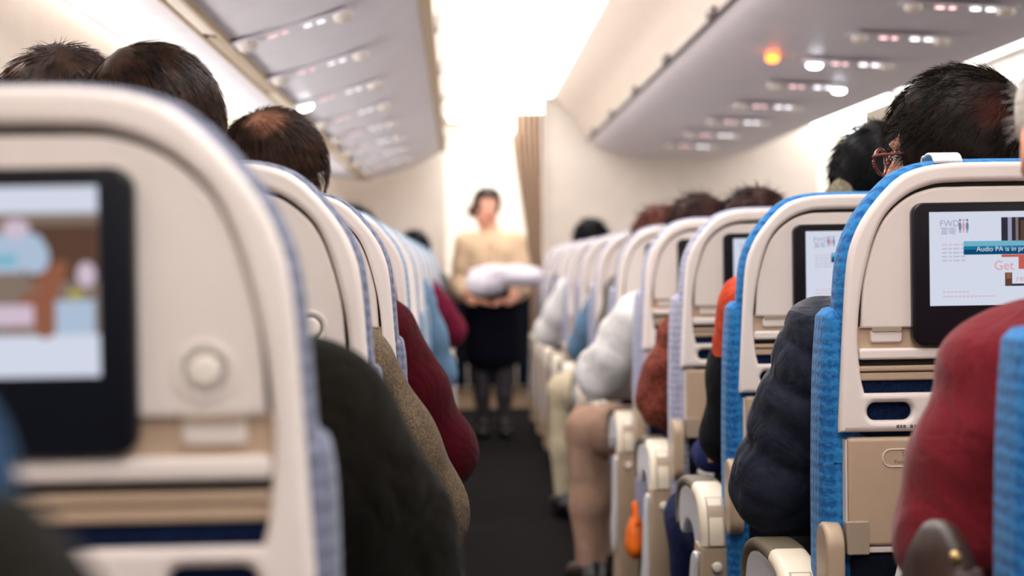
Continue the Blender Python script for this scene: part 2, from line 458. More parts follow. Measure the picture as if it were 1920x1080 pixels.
# ------------------------------------------------------------------ the cabin shell
Y0, Y1 = -3.0, 13.0
XL, XR = -1.24, 4.2
CEIL = EYE+1.16
b = MB(); b.box((XL-.1, Y0-.1, -.1), (XR+.1, Y1+.1, 0)); struct('floor', b, 'carpet')
b = MB(); b.box((XL-.1, Y0-.1, CEIL), (XR+.1, Y1+.1, CEIL+.1)); struct('ceiling', b, 'ceil')
b = MB(); b.box((XL-.1, Y0, 0), (XL, Y1, CEIL)); struct('wall_left', b, 'wall')
b = MB(); b.box((XR, Y0, 0), (XR+.1, Y1, CEIL)); struct('wall_right', b, 'wall')
b = MB(); b.box((XL, Y0-.1, 0), (XR, Y0, CEIL)); struct('wall_back', b, 'wall')
# far end: galley wall with laminate lockers, and bulkheads either side of each aisle
b = MB(); b.box((XL, 12.7, 0), (XR, 12.8, CEIL)); struct('wall_front', b, 'wall')
b = MB(); b.box((XL, 10.95, 0), (-.075, 11.03, CEIL)); struct('partition_left', b, 'bulk', bevel=.01)
b = MB(); b.box((.60, 10.95, 0), (2.50, 11.03, CEIL)); struct('partition_center', b, 'bulk', bevel=.01)
b = MB(); b.box((3.02, 10.95, 0), (XR, 11.03, CEIL)); struct('partition_right', b, 'bulk', bevel=.01)
# unseen windows added in the side linings, glowing to light the bin undersides
for k, y in enumerate([2.2, 3.0, 3.8, 4.6, 5.4, 6.2, 7.0, 7.8, 8.6, 9.4]):
    for side, x in ((0, XL), (1, XR)):
        s = 1 if side == 0 else -1
        fr = MB(); lp = rrect(y-.15, EYE-.22, y+.15, EYE+.24, .11, 7); hl = rrect(y-.115, EYE-.185, y+.115, EYE+.205, .09, 7)
        x0, x1 = (x+.001, x+.018) if side == 0 else (x-.018, x-.001)
        plate_yz(fr, [lp, hl], x0, x1, .005)
        w = tag(fr.build('window_%d' % (2*k+side+1), 'wall'), kind='structure')
        pn = MB(); plate_yz(pn, [hl], x+s*.002, x+s*.006, .001)
        pn.build('window_pane', 'window_glow', w)

def strip_run(prof, y0, y1, seg=6):
    """surface extruded along the cabin from a profile of (x, z relative to the eye)"""
    mb = MB(); pts = spline(prof, seg); vs = []
    for y in (y0, y1):
        for x, z in pts: vs.append((x, y, EYE+z))
    n = len(pts)
    fs = [(i, i+1, n+i+1, n+i) for i in range(n-1)]
    mb.add(vs, fs); mb.add(vs[:n], [tuple(range(n))]); mb.add(vs[n:], [tuple(range(n))[::-1]])
    return mb
# ceiling lights over both aisles
b = MB(); plate = rrect(-.02, Y0+.2, .66, 10.8, .05)
v, f = curve_plate([plate], .02, .006); b.add(v, f, 0, lambda p: (p[0], p[1], CEIL-.012+p[2]))
tag(b.build('ceiling_light', 'white_glow'), 'long glowing white ceiling light panel above the near aisle', 'light')
b = MB(); plate = rrect(2.36, Y0+.2, 3.04, 10.8, .05)
v, f = curve_plate([plate], .02, .006); b.add(v, f, 0, lambda p: (p[0], p[1], CEIL-.012+p[2]))
tag(b.build('ceiling_light', 'white_glow'), 'glowing white ceiling light panel beyond the right overhead bins', 'light')
b = MB(); plate = rrect(-.05, 11.2, .65, 12.5, .05)
v, f = curve_plate([plate], .02, .006); b.add(v, f, 0, lambda p: (p[0], p[1], CEIL-.012+p[2]))
tag(b.build('ceiling_light', 'box_glow'), 'bright white ceiling light behind the standing attendant', 'light')
b = MB(); plate = rrect(2.40, 11.2, 3.10, 12.5, .05)
v, f = curve_plate([plate], .02, .006); b.add(v, f, 0, lambda p: (p[0], p[1], CEIL-.012+p[2]))
tag(b.build('ceiling_light', 'box_glow'), 'bright white ceiling light at the far end right of the bins', 'light')
# wash light strip along the left side wall above the bins
b = MB(); b.box((XL+.005, Y0+.2, EYE+.93), (XL+.05, 10.8, EYE+.97))
tag(b.build('wall_lamp', 'wash_glow', bevel=.006), 'warm wash light strip high on the left side wall', 'light')

# ------------------------------------------------------------------ overhead bins
LPROF = [(-.93, .66), (-.90, .625), (-.736, .590), (-.60, .592), (-.413, .635), (-.29, .678), (-.197, .721), (-.12, .762), (-.077, .795)]
RPROF = [(.905, .835), (.95, .80), (1.035, .768), (1.22, .728), (1.492, .710), (1.72, .716), (1.916, .742), (2.09, .80), (2.19, .862)]
ORD = ['nearest', 'second nearest', 'third nearest', 'farthest']
for k in range(4):
    ya, yb = 1.3+2.38*k, 1.3+2.38*(k+1)-.006
    # left, over the window pair
    t = empty('overhead_bin', (-.5, ya, EYE+.8))
    tag(t, '%s of the pale overhead bins above the left seats' % ORD[k], 'overhead bin', 'pale overhead bins on the left')
    inv = Matrix.Translation(-Vector(t.location))
    def put(o, t=t): o.parent = t; o.matrix_parent_inverse = Matrix.Translation(-t.location); return o
    put(strip_run(LPROF, ya, yb).build('bin_shell', 'binshell', smooth=50))
    d = MB(); pr = spline([(-.077, .80), (-.092, .90), (-.13, 1.01), (-.20, 1.10), (-.28, 1.15)], 5)
    vs = [(x, y, EYE+z) for y in (ya, yb) for x, z in pr]+[(x-.03, y, EYE+z) for y in (ya, yb) for x, z in pr]
    n = len(pr); fs = []
    for i in range(n-1): fs += [(i, n+i, n+i+1, i+1), (2*n+i, 2*n+i+1, 3*n+i+1, 3*n+i)]
    fs += [(i, i+1, 2*n+i+1, 2*n+i) for i in range(n-1)]+[(n+i, 3*n+i, 3*n+i+1, n+i+1) for i in range(n-1)]
    d.add(vs, fs); put(d.build('bin_door', 'bindoor', smooth=50))
    e = MB(); e.box((-.112, ya, EYE+.772), (-.064, yb, EYE+.89)); put(e.build('door_edge', 'brownedge', bevel=.006))
    for yy in (ya+.6, yb-.6):
        l = MB(); l.box((-.066, yy-.06, EYE+.80), (-.056, yy+.06, EYE+.85)); put(l.build('latch', 'gapgrey', bevel=.003))
    # right, over the middle block
    t = empty('overhead_bin', (1.5, ya, EYE+.8))
    tag(t, '%s of the lavender grey overhead bins above the right seats' % ORD[k], 'overhead bin', 'lavender overhead bins on the right')
    put(strip_run(RPROF, ya, yb).build('bin_shell', 'lav', smooth=50), t)
    for sgn, name in ((1, 'near'), (-1, 'far')):
        pr = spline([(.893, .852), (.868, .90), (.815, .98), (.74, 1.06), (.66, 1.14)] if sgn > 0 else [(2.205, .875), (2.23, .93), (2.28, 1.0), (2.34, 1.07), (2.42, 1.14)], 5)
        d = MB(); n = len(pr)
        vs = [(x, y, EYE+z) for y in (ya, yb) for x, z in pr]+[(x+.03*sgn, y, EYE+z) for y in (ya, yb) for x, z in pr]
        fs = []
        for i in range(n-1): fs += [(i, n+i, n+i+1, i+1), (2*n+i, 2*n+i+1, 3*n+i+1, 3*n+i)]
        fs += [(i, i+1, 2*n+i+1, 2*n+i) for i in range(n-1)]+[(n+i, 3*n+i, 3*n+i+1, n+i+1) for i in range(n-1)]
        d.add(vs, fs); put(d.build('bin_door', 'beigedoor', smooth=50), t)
    e = MB(); e.box((.886, ya, EYE+.838), (.906, yb, EYE+.852)); put(e.build('door_edge', 'gapgrey'), t)
    for yy in (ya+.6, yb-.6):
        l = MB(); l.box((.868, yy-.07, EYE+.842), (.884, yy+.07, EYE+.868)); put(l.build('latch', 'gapgrey', bevel=.003), t)
# window-side bins beyond the far aisle
t = empty('overhead_bin', (3.5, 1.3, EYE+.8)); tag(t, 'bright white overhead bin seen beyond the lavender bins', 'overhead bin')
put(strip_run([(3.0, .86), (3.1, .78), (3.4, .70), (3.8, .66), (4.1, .68), (4.15, .9), (4.15, 1.1)], 1.3, 10.8).build('bin_shell', 'binshell', smooth=50), t)
d = MB(); d.add([(2.99, 1.3, EYE+.87), (2.99, 10.8, EYE+.87), (3.16, 10.8, EYE+1.14), (3.16, 1.3, EYE+1.14)], [(0,1,2,3)])
o = put(d.build('bin_door', 'bindoor'), t); sm = o.modifiers.new('thick', 'SOLIDIFY'); sm.thickness = .02
# light strip between the left bins' shells and the service panels
def lp_z(x):
    pts = spline(LPROF, 10); return float(np.interp(x, [p[0] for p in pts], [p[1] for p in pts]))
def rp_z(x):
    pts = spline(RPROF, 10); return float(np.interp(x, [p[0] for p in pts], [p[1] for p in pts]))
zs = lp_z(-.605)
b = MB(); b.box((-.635, 1.4, EYE+zs-.012), (-.622, 10.7, EYE+zs+.006)); b.box((-.588, 1.4, EYE+zs-.012), (-.575, 10.7, EYE+zs+.006))
struct('trim_1', b, 'brownedge', bevel=.003)
for k in range(7):
    b = MB(); b.box((-.621, 1.45+1.3*k, EYE+zs-.009), (-.589, 1.45+1.3*k+1.22, EYE+zs+.004))
    struct('trim_%d' % (k+2), b, 'brownedge' if k % 2 == 0 else 'armcream', bevel=.003)

def service_panel(loc, side, label, lamp=None, call=False):
    """row of lit signs and reading lamps under a bin; side -1 left, 1 right; lamp lights one reading lamp"""
    t = empty('service_panel', loc); tag(t, label, 'service panel', 'lit service panels under the %s bins' % ('left' if side < 0 else 'right'))
    b = MB(); v, f = curve_plate([rrect(-.165, -.05, .165, .05, .025)], .004, .0018)
    b.add(v, f, 0, lambda p: (p[0], p[1], p[2]+.001)); b.build('panel_plate', 'binshell' if side < 0 else 'lav', t)
    if side < 0: spots = [(-.055, 'sign_rose', .016, .006), (-.022, 'sign_rose', .010, .006), (.04, 'sign_soft', .012, .007), (.075, 'sign_soft', .012, .008)]
    else: spots = [(-.05, 'sign_pink', .014, .009), (-.015, 'sign_pink', .010, .009), (.05, 'sign_white', .015, .010), (.092, 'sign_white', .013, .010)]
    for x, m, rx, ry in spots:
        s = MB(); s.lathe([(1, 0), (1, -.3), (.8, -.5)], 16, 0, lambda v, x=x, rx=rx, ry=ry: (x+v[0]*rx, v[1]*ry, -.005+v[2]*.006))
        s.build('lit_sign', m, t)
    for x in ((-.125, .135)):
        lit = lamp is not None and ((x < 0) == (lamp < 0))
        r = MB(); r.lathe([(.026, .004), (.026, -.006), (.021, -.010), (.019, -.006)], 20, 0, lambda v, x=x: (x+v[0], v[1], v[2]-.004))
        o = r.build('reading_lamp', 'bindoor', t)
        r = MB(); r.lathe([(.026, -.008), (.026, -.012), (.018, -.019), (.005, -.021)], 20, 0, lambda v, x=x: (x+v[0], v[1], v[2]-.004))
        r.build('lamp_lens', 'lamp_glow' if lit else 'button', o)
    if call:
        r = MB(); r.lathe([(.024, .006), (.024, -.008), (.014, -.018)], 18, 0, lambda v: (-.27+v[0], v[1]+.03, rp_z(loc[0]-.27)-rp_z(loc[0])+.27*slope(rp_z, loc[0])-.004+v[2]))
        r.build('call_lamp', 'call_orange', t)
    return t
LY = [4.2, 4.98, 5.78, 6.54, 7.32, 8.1, 8.9, 9.7]
NTH = ['nearest', 'second', 'third', 'fourth', 'fifth', 'sixth', 'seventh', 'eighth']
def slope(fz, x): return math.atan2(fz(x+.1)-fz(x-.1), .2)
for k, y in enumerate(LY):
    x = -.42; o = service_panel((x, y, EYE+lp_z(x)-.0045), -1,
        'service panel under the left bins, %s from the camera%s' % (NTH[k], ', with one glowing reading lamp' if k == 2 else ''), -1 if k == 2 else None)
    o.rotation_euler = (0, -slope(lp_z, x), 0)
RY = [4.41, 5.0, 5.64, 6.36, 7.14, 7.91, 8.69, 9.5]
for k, y in enumerate(RY):
    x = 1.40; o = service_panel((x, y, EYE+rp_z(x)-.012), 1,
        'service panel under the right bins, %s from the camera%s' % (NTH[k], {2: ', lamp lit on its left', 3: ', lamp lit on its right'}.get(k, '')), {2: -1, 3: 1}.get(k), call=(k == 2))
    o.rotation_euler = (0, -slope(rp_z, x), 0)

# lit boxes over the far ends of both aisles
for x, lab in ((.225, 'bright white lit box above the far end of the aisle'), (2.60, 'bright white lit box at the far end, right of the bins')):
    b = MB(); plate_xz(b, [rrect(x-.17, EYE+.875, x+.17, EYE+1.075, .05)], 10.78, 10.86, .02)
    b2 = empty('lit_box', (x, 10.82, EYE+.97)); tag(b2, lab, 'light')
    o = b.build('light_diffuser', 'box_glow', b2); o.matrix_parent_inverse = Matrix.Translation(-b2.location)
    h = MB(); h.box((x-.03, 10.80, EYE+1.05), (x+.03, 10.84, CEIL-.002)); o = h.build('hanger', 'bindoor', b2); o.matrix_parent_inverse = Matrix.Translation(-b2.location)

# curtain gathered beside the aisle opening
b = MB(); nz_, nx_ = 40, 60; vs = []
for i in range(nz_+1):
    z = 2.14-2.10*i/nz_; t = i/nz_
    xl = .375+.02*t+.10*math.sin(min(1, t/.52)*PI/2)**2 if t < .52 else .495-.03*(t-.52)
    xr = .588-.01*t
    for j in range(nx_+1):
        u = j/nx_; x = xl+(xr-xl)*u
        vs.append((x, 10.885+.022*math.sin(u*PI*11+.6*math.sin(3*t))*(1-.25*t), z))
fs = [(i*(nx_+1)+j, i*(nx_+1)+j+1, (i+1)*(nx_+1)+j+1, (i+1)*(nx_+1)+j) for i in range(nz_) for j in range(nx_)]
b.add(vs, fs); c = b.build('curtain', 'curtain', smooth=180); sm = c.modifiers.new('thick', 'SOLIDIFY'); sm.thickness = .004
tag(c, 'taupe curtain drawn aside at the far end of the aisle', 'curtain')
rl = MB(); rl.tube([(-.07, 10.885, 2.17), (.60, 10.885, 2.17)], .012, 10); rl.build('curtain_rail', 'metal', c)

# galley lockers seen past the attendant
g = empty('galley_counter', (.2, 12.4, 0)); tag(g, 'pale galley counter with dark lower doors behind the attendant', 'galley counter')
def gput(o): o.matrix_parent_inverse = Matrix.Translation(-g.location); return o
b = MB(); b.box((-.7, 12.25, 1.0), (1.2, 12.69, 1.05)); gput(b.build('worktop', 'wall', g, bevel=.01))
b = MB(); b.box((-.7, 12.32, .16), (1.2, 12.69, 1.0)); gput(b.build('counter_body', 'bulk', g, bevel=.004))
for k in range(5):
    x0 = -.68+.376*k; d = MB(); d.box((x0, 12.30, .18), (x0+.36, 12.325, .98)); o = gput(d.build('locker_door', 'pocket', g, bevel=.006))
    h = MB(); h.box((x0+.12, 12.285, .86), (x0+.24, 12.30, .90)); h.build('door_handle', 'metal', o, bevel=.004).matrix_parent_inverse = Matrix.Translation(-g.location)
b = MB(); b.box((-.7, 12.36, .0), (1.2, 12.69, .16)); gput(b.build('kick_strip', 'tray', g))

# ------------------------------------------------------------------ seats
OUT = [(.230, -.2427), (.2295, -.22), (.2215, -.083), (.2155, -.008), (.2065, .030), (.187, .0665), (.152, .107), (.121, .1265), (.075, .1355), (0, .137)]
INN = [(.193, -.188), (.1985, -.16), (.2015, -.099), (.192, -.024), (.169, .050), (.135, .088), (.095, .1055), (.053, .109), (0, .1095)]
def usym(pts, grow=0., n=6):
    """mirror a right-hand half outline (listed from its foot up to the crown)"""
    s = spline(pts, n); 
    if grow:
        q = []
        for i, p in enumerate(s):
            a, c = np.array(s[max(i-1, 0)]), np.array(s[min(i+1, len(s)-1)]); d = (c-a)/np.linalg.norm(c-a)
            q.append((p[0]+d[1]*grow, p[1]-d[0]*grow))
        q[-1] = (0, q[-1][1]); s = q
    r = [(x, EYE+z) for x, z in s]
    return r+[(-x, z) for x, z in r[-2::-1]]

SCREENS = {
 'ad': None, 'video': None, 'off': None }
SCR = [glow('screen white', (224, 229, 246), .98), glow('screen slate grey', (176, 176, 202), .85), glow('screen rose', (238, 172, 176), .9),
       glow('screen blue grey', (128, 150, 190), .8), glow('screen dark photo', (58, 56, 72), .8), glow('screen banner light', (130, 205, 232), .8),
       glow('screen banner mid', (40, 134, 178), .8), glow('screen banner deep', (14, 84, 130), .8), glow('screen pale rose', (228, 208, 226), .9),
       glow('screen coral', (226, 110, 100), .8), glow('screen taupe', (152, 134, 122), .8), glow('screen sienna', (168, 108, 84), .8),
       glow('screen ice blue', (196, 216, 240), .85), glow('screen yellow', (206, 188, 90), .8), glow('screen umber', (108, 78, 64), .8),
       plastic('switched off screen', (16, 18, 28), .12), glow('screen pale line', (208, 211, 232), .9)]
MX = -.008; SW, SZ0, SZ1 = .093, -.0655, .0665
def screen_mesh(kind):
    b = MB(); W, H = 2*SW, SZ1-SZ0
    def X(u): return MX-SW+u*W
    def Z(v): return EYE+SZ1-v*H
    def rect(u0, v0, u1, v1, mi, lay=1): y = -.0092-.0002*lay; b.quad((X(u0), y, Z(v1)), (X(u1), y, Z(v1)), (X(u1), y, Z(v0)), (X(u0), y, Z(v0)), mi)
    def oval(u, v, ru, rv, mi, lay=1, rot=0):
        y = -.0092-.0002*lay; n = 22; ca, sa = math.cos(rot), math.sin(rot)
        p = [(ru*math.cos(2*PI*i/n), rv*math.sin(2*PI*i/n)) for i in range(n)]
        b.add([(X(u+a*ca-c*sa*H/W), y, Z(v)+(c*ca*H+a*sa*W)) for a, c in p], [tuple(range(n))], mi)
    def txt(s, u, v, h, mi, lay=2, align='LEFT'): text_xz(b, s, X(u), Z(v), h, -.0092-.0002*lay, mi, align)
    if kind == 'off': rect(0, 0, 1, 1, 15, 0); return b
    rect(0, 0, 1, 1, 0, 0)
    if kind == 'ad':
        txt('FWD', .078, .155, .0125, 1); txt('富衛', .083, .235, .0115, 1)
        for u, mi in ((.235, 3), (.262, 2), (.290, 3)):
            oval(u, .09, .009, .014, mi); oval(u, .155, .011, .045, mi); rect(u-.007, .15, u-.002, .225, mi); rect(u+.002, .15, u+.007, .225, mi)
        rect(.55, .065, .86, .33, 4); rect(.60, .065, .63, .33, 1, 2); rect(.70, .1, .80, .33, 14, 2); rect(.66, .065, .68, .33, 10, 2)
        for i in range(5):
            u = .095
            for w in (.05, .035, .06, .045):
                if u+w < (.36 if i == 4 else .31): rect(u, .342+.042*i, u+w-.01, .36+.042*i, 8 if i == 0 else 16)
                u += w
        for i in range(8): rect(.26, .315+.018*i, .96, .3335+.018*i, (5, 5, 5, 6, 6, 7, 7, 7)[i], 2)
        txt('Audio PA is in progress', .61, .425, .0098, 0, 3, 'CENTER')
        rect(.55, .462, .80, .49, 9); rect(.68, .49, .80, .62, 9)
        txt('Get', .49, .625, .0185, 2); rect(.575, .655, .63, .80, 14); rect(.585, .66, .622, .72, 11, 2); rect(.63, .775, .78, .80, 4)
        txt('re', .66, .75, .013, 2)
        for j, (u1, v) in enumerate(((.30, .845), (.50, .895))):
            u = .10
            while u < u1: w = (.05, .03, .06)[int(u*100) % 3]; rect(u, v, min(u+w-.008, u1), v+.018, 8); u += w
    else:
        rect(0, .14, 1, .78, 10, 1); rect(.75, .2, 1, .5, 14, 2)
        oval(.60, .33, .2, .07, 12, 3, .2); rect(.40, .33, .72, .45, 12, 3); oval(.76, .36, .06, .10, 12, 3, .3); rect(.46, .36, .70, .41, 5, 4); oval(.70, .22, .05, .05, 8, 4)
        oval(.78, .57, .16, .07, 11, 4, .9); oval(.80, .63, .055, .17, 11, 3); oval(.66, .53, .12, .05, 10, 4); oval(.91, .36, .035, .12, 14, 3)
        oval(.955, .465, .035, .065, 8, 5); rect(.84, .60, .985, .78, 12, 5); oval(.915, .57, .03, .025, 13, 6)
        rect(.40, .62, .76, .73, 8, 5); rect(.5, .50, .62, .60, 10, 4)
        rect(0, .80, 1, 1, 0, 2)
    return b

def make_seat(side, cloth, screen, name='airplane_seat', wide=None):
    """side -1: aisle on its left (right-hand block), +1: aisle on its right"""
    t = empty(name)
    # upholstered back: head part and the wider quilted lower part
    b = MB(); lo = [(.236, -.30)]+[(x, z) for x, z in OUT[1:]]
    plate_xz(b, [usym(lo, .007 if side < 0 else .006)], .0168, .075 if side < 0 else .065, .022, bres=4)
    wing = [(.236, -.78), (.250, -.70), (.252, -.40), (.249, -.20), (.243, -.10), (.236, -.074), (.20, -.066), (0, -.066)]
    if side > 0: wing = [(.236, -.78), (.243, -.70), (.243, -.40), (.242, -.20), (.238, -.13), (.228, -.112), (.20, -.106), (0, -.106)]
    plate_xz(b, [usym(wing)], .020, .115 if side < 0 else .095, .024, bres=4)
    b.build('backrest', cloth, t, smooth=50)
    b = MB(); plate_xz(b, [rrect(-.205, EYE-.25, .205, EYE-.164, .02)], .0124, .0166, .001); b.build('back_lining', 'navyback', t)
    # moulded shell with its openings
    b = MB(); win = usym(INN)
    ov = [rrect(sx*.158-.032, EYE-.2265, sx*.158+.032, EYE-.201, .0124, 6) for sx in (-1, 1)]
    plate_xz(b, [usym(OUT), win]+ov, -.004, .015, .0075, bres=4)
    b.build('back_shell', 'shell', t, smooth=60)
    b = MB(); xx = -.1495
    for wd in (.004, .003, .004, 0, .004, .003, .003):
        if wd: b.quad((xx, -.0043, EYE-.2372), (xx+wd, -.0043, EYE-.2372), (xx+wd, -.0043, EYE-.2328), (xx, -.0043, EYE-.2328))
        xx += wd+.0012 if wd else .005
    b.build('printed_notice', 'ink', t, smooth=0)
    # inner panel, recessed band, ledge, slats
    b = MB(); pan = [(.197, -.096), (.1905, -.024), (.1675, .048), (.133, .085), (.094, .1005), (.053, .1025), (0, .1028)]
    plate_xz(b, [usym(pan)], .0025, .012, .004, bres=3); b.build('inner_panel', 'panel', t, smooth=60)
    b = MB(); plate_xz(b, [usym([(.2, -.163)]+INN[2:], .002)], .0125, .0155, .001); b.build('gap_lining', 'dark', t)
    b = MB(); b.box((-.2005, .0105, EYE-.127), (.2005, .0135, EYE-.094)); b.build('recess_band', 'tray', t)  # tan here stands in for the shade inside the recess
    for sx in (-1, 1):
        b = MB(); plate_xz(b, [rrect(sx*.160-.0225, EYE-.1165, sx*.160+.0225, EYE-.0985, .004)], .0035, .011, .0025)
        o = b.build('latch', 'panel', t); s = MB(); s.box((sx*.160-.021, .001, EYE-.1005), (sx*.160+.021, .010, EYE-.0955)); s.build('latch_slot', 'bracket', o)
    b = MB(); plate_xz(b, [rrect(-.2, EYE-.1405, .2, EYE-.1245, .004)], -.002, .013, .0038, bres=3); b.build('ledge', 'shell', t, smooth=60)
    b = MB(); plate_xz(b, [rrect(-.1995, EYE-.1575, .1995, EYE-.1495, .003)], .003, .0122, .0025); b.build('slat', 'tray', t)
    b = MB(); plate_xz(b, [rrect(-.1985, EYE-.1705, .1985, EYE-.1590, .003)], .006, .0122, .0025); b.build('slat', 'tray', t)
    # call button in a dished surround on the panel's right
    b = MB(); b.lathe([(.0215, .0), (.0215, -.0016), (.019, -.0024), (.0155, -.0008), (.0145, .0)], 28, 0, lambda v: (.1545+v[0], .0025+v[2], EYE-.064+v[1]))
    o = b.build('button_surround', 'panel', t)
    b = MB(); b.lathe([(.0125, .001), (.0125, -.0035), (.010, -.006), (.004, -.0068)], 24, 0, lambda v: (.1545+v[0], .0025+v[2], EYE-.064+v[1])); b.build('button', 'button', o)
    # monitor
    b = MB(); plate_xz(b, [rrect(MX-.1175, EYE-.122, MX+.1175, EYE+.080, .017, 7)], -.009, .008, .003, bres=3)
    mo = b.build('monitor', 'bezel', t)
    s = screen_mesh(screen); s.build('screen', SCR, mo, smooth=0)
    # folded tray table with its notice, lower sill and corner brackets
    b = MB(); plate_xz(b, [rrect(-.219, EYE-.4045, .219, EYE-.2505, .006)], -.0025, .018, .0055, bres=3); tr = b.build('tray_table', 'tray', t, smooth=60)
    b = MB(); lp = rrect(-.1700, EYE-.2925, -.074, EYE-.2665, .0125, 7); li = rrect(-.1685, EYE-.2910, -.0755, EYE-.2680, .011, 7)
    plate_xz(b, [lp, li], -.0040, -.0018, .0008, 0)
    text_xz(b, 'SEAT BELT', -.122, EYE-.2775, .0085, -.0030, 1, 'CENTER'); text_xz(b, 'Fasten while seated', -.122, EYE-.2878, .0078, -.0030, 1, 'CENTER')
    b.build('notice', ['panel', 'ink'], tr, smooth=60)
    for sx in (-1, 1):
        b = MB(); b.box((sx*.2205-.001, .0, EYE-.402), (sx*.2205+.001, .02, EYE-.253)); b.build('side_rail', 'shell', t)
    b = MB(); b.box((-.19, .001, EYE-.4145), (.19, .02, EYE-.4055)); b.build('sill', 'shell', t, bevel=.002)
    for sx in (-1, 1):
        b = MB(); plate_xz(b, [rrect(min(sx*.2215, sx*.1895), EYE-.4160, max(sx*.2215, sx*.1895), EYE-.3680, .003)], -.005, .02, .002); b.build('bracket', 'bracket', t)
        b = MB(); plate_yz(b, [rrect(-.012, EYE-.52, .060, EYE-.3725, .034, 8)], min(sx*.2255, sx*.2525), max(sx*.2255, sx*.2525), .006, bres=3)
        b.build('hinge_cover', 'armpost', t, smooth=60)
    # pocket, cushion, base
    b = MB(); plate_xz(b, [rrect(-.212, EYE-.76, .212, EYE-.4165, .012)], .004, .03, .006, bres=3); b.build('seat_pocket', 'pocket', t)
    b = MB(); b.box((-.245, .13, .325), (.245, .55, .425)); b.build('seat_cushion', cloth, t, bevel=.035, seg=4)
    b = MB(); b.box((-.235, .06, .285), (.235, .56, .32)); b.tube([(-.24, .16, .27), (.24, .16, .27)], .022, 12); b.tube([(-.24, .50, .27), (.24, .50, .27)], .022, 12); b.build('seat_frame', 'metal', t)
    for sx in (-1, 1):
        b = MB(); b.tube([(sx*.17, .50, .27), (sx*.17, .47, .02), (sx*.17, .40, .012)], .017, 10); b.tube([(sx*.17, .16, .27), (sx*.17, .20, .02), (sx*.17, .26, .012)], .017, 10)
        b.box((sx*.17-.02, .16, .0), (sx*.17+.02, .52, .014)); b.build('leg', 'metal', t)
    # aisle armrest: body, pad, hinged end, post
    xa0, xa1 = (side*.300, side*.240) if side < 0 else (.240, .300); xm = (xa0+xa1)/2
    arch = [(.085, -.565), (.082, -.52), (.090, -.485), (.115, -.466), (.20, -.456), (.29, -.458), (.36, -.474), (.392, -.505), (.395, -.545), (.37, -.570), (.335, -.565), (.312, -.545), (.27, -.530), (.21, -.532), (.165, -.560), (.150, -.60), (.115, -.61), (.09, -.59)]
    b = MB(); plate_yz(b, [[(y, EYE+z) for y, z in spline(arch, 4, True)]], xa0+.004, xa1-.004, .008, bres=3)
    ar = b.build('armrest', 'armwhite', t, smooth=60)
    b = MB(); pad = spline([(.385, -.555), (.400, -.53), (.396, -.50), (.366, -.468), (.29, -.449), (.20, -.446), (.165, -.449)], 6)
    sweep(b, [(y, EYE+z) for y, z in pad], .064, .022); b.add([], []); b.v = [(x+xm, y, z) for x, y, z in b.v]; b.build('arm_pad', 'armpad', ar, smooth=60)
    b = MB(); endp = spline([(.168, -.450), (.12, -.457), (.082, -.478), (.066, -.51), (.063, -.548)], 6)
    sweep(b, [(y, EYE+z) for y, z in endp], .0635, .03); b.v = [(x+xm, y, z) for x, y, z in b.v]; ec = b.build('arm_end', 'armcream', ar, smooth=60)
    b = MB(); hp = spline([(.0865, -.457), (.063, -.477), (.0500, -.51), (.0465, -.545)], 6)
    sweep(b, [(y, EYE+z) for y, z in hp], .034, .0035); b.v = [(x+xm, y, z) for x, y, z in b.v]; b.build('hinge_gap', 'bracket', ar, smooth=60)
    b = MB(); hp = spline([(.085, -.459), (.064, -.478), (.051, -.51), (.0475, -.545)], 6)
    sweep(b, [(y, EYE+z) for y, z in hp], .0305, .006); b.v = [(x+xm, y, z) for x, y, z in b.v]; b.build('hinge_flap', 'armcream', ar, smooth=60)
    b = MB(); po = [(.045, EYE-.55), (.050, EYE-.62), (.075, EYE-.85), (.10, .09), (.30, .09), (.20, EYE-.80), (.150, EYE-.62), (.14, EYE-.55)]
    plate_yz(b, [po], xa0-.0005, xa1+.0005, .005, bres=2); po = b.build('arm_post', 'armpost', t, smooth=40)
    b = MB(); b.lathe([(.0105, .002), (.0105, -.002), (.008, -.006), (.003, -.0072)], 20, 0, lambda v: (xm+v[0], .046+v[2]+.001, EYE-.588+v[1])); b.build('post_button', 'button', po)
    b = MB(); sp = spline([(.075, EYE-.565), (.09, EYE-.62), (.105, EYE-.70), (.115, EYE-.78), (.15, EYE-.86), (.20, EYE-.86), (.225, EYE-.80), (.19, EYE-.74), (.165, EYE-.66), (.13, EYE-.58)], 4, True)
    xo = xa0-.010 if side < 0 else xa1; plate_yz(b, [[(y, z) for y, z in sp]], xo, xo+.010, .004); b.build('side_cover', 'armwhite', t, smooth=60)
    return t

PROTO = {}
def seat(side, cloth, screen, x, y, label, sz=1.0):
    key = (side, cloth, screen)
    if key not in PROTO: o = PROTO[key] = make_seat(side, cloth, screen)
    else: o = copy_tree(PROTO[key])
    o.location = (x, y, 0); o.scale = (1, 1, sz)
    tag(o, label, 'seat', 'aisle seats in the %s row' % ('right' if side < 0 else 'left'))
    return o
XSR, XSL = .765, -.332
R_Y = [1.475]+[2.24+.8*k for k in range(11)]
R_LAB = ['nearest right-hand seat, only a strip of blue quilted side at the frame edge',
 'cream-backed seat with blue sides and lit screen beside the red sleeve',
 'cream-backed blue-sided seat with lit screen, behind the puffer jacket arm',
 'cream-backed seat with grey lavender sides and half-hidden lit screen behind the coral sleeve',
 'right-hand cream seat with dark screen, just behind the rust brown sleeve',
 'right-hand cream seat next to the white sleeve, fifth back with visible ledge',
 'right-hand cream seat just beyond the white-sleeved passenger', 'seventh cream seat back of the right row, blurred', 'eighth cream seat back of the right row, blurred',
 'ninth cream seat back of the right row, blurred', 'right-hand seat back in front of the black-haired far passenger', 'last and farthest cream seat back of the right row']
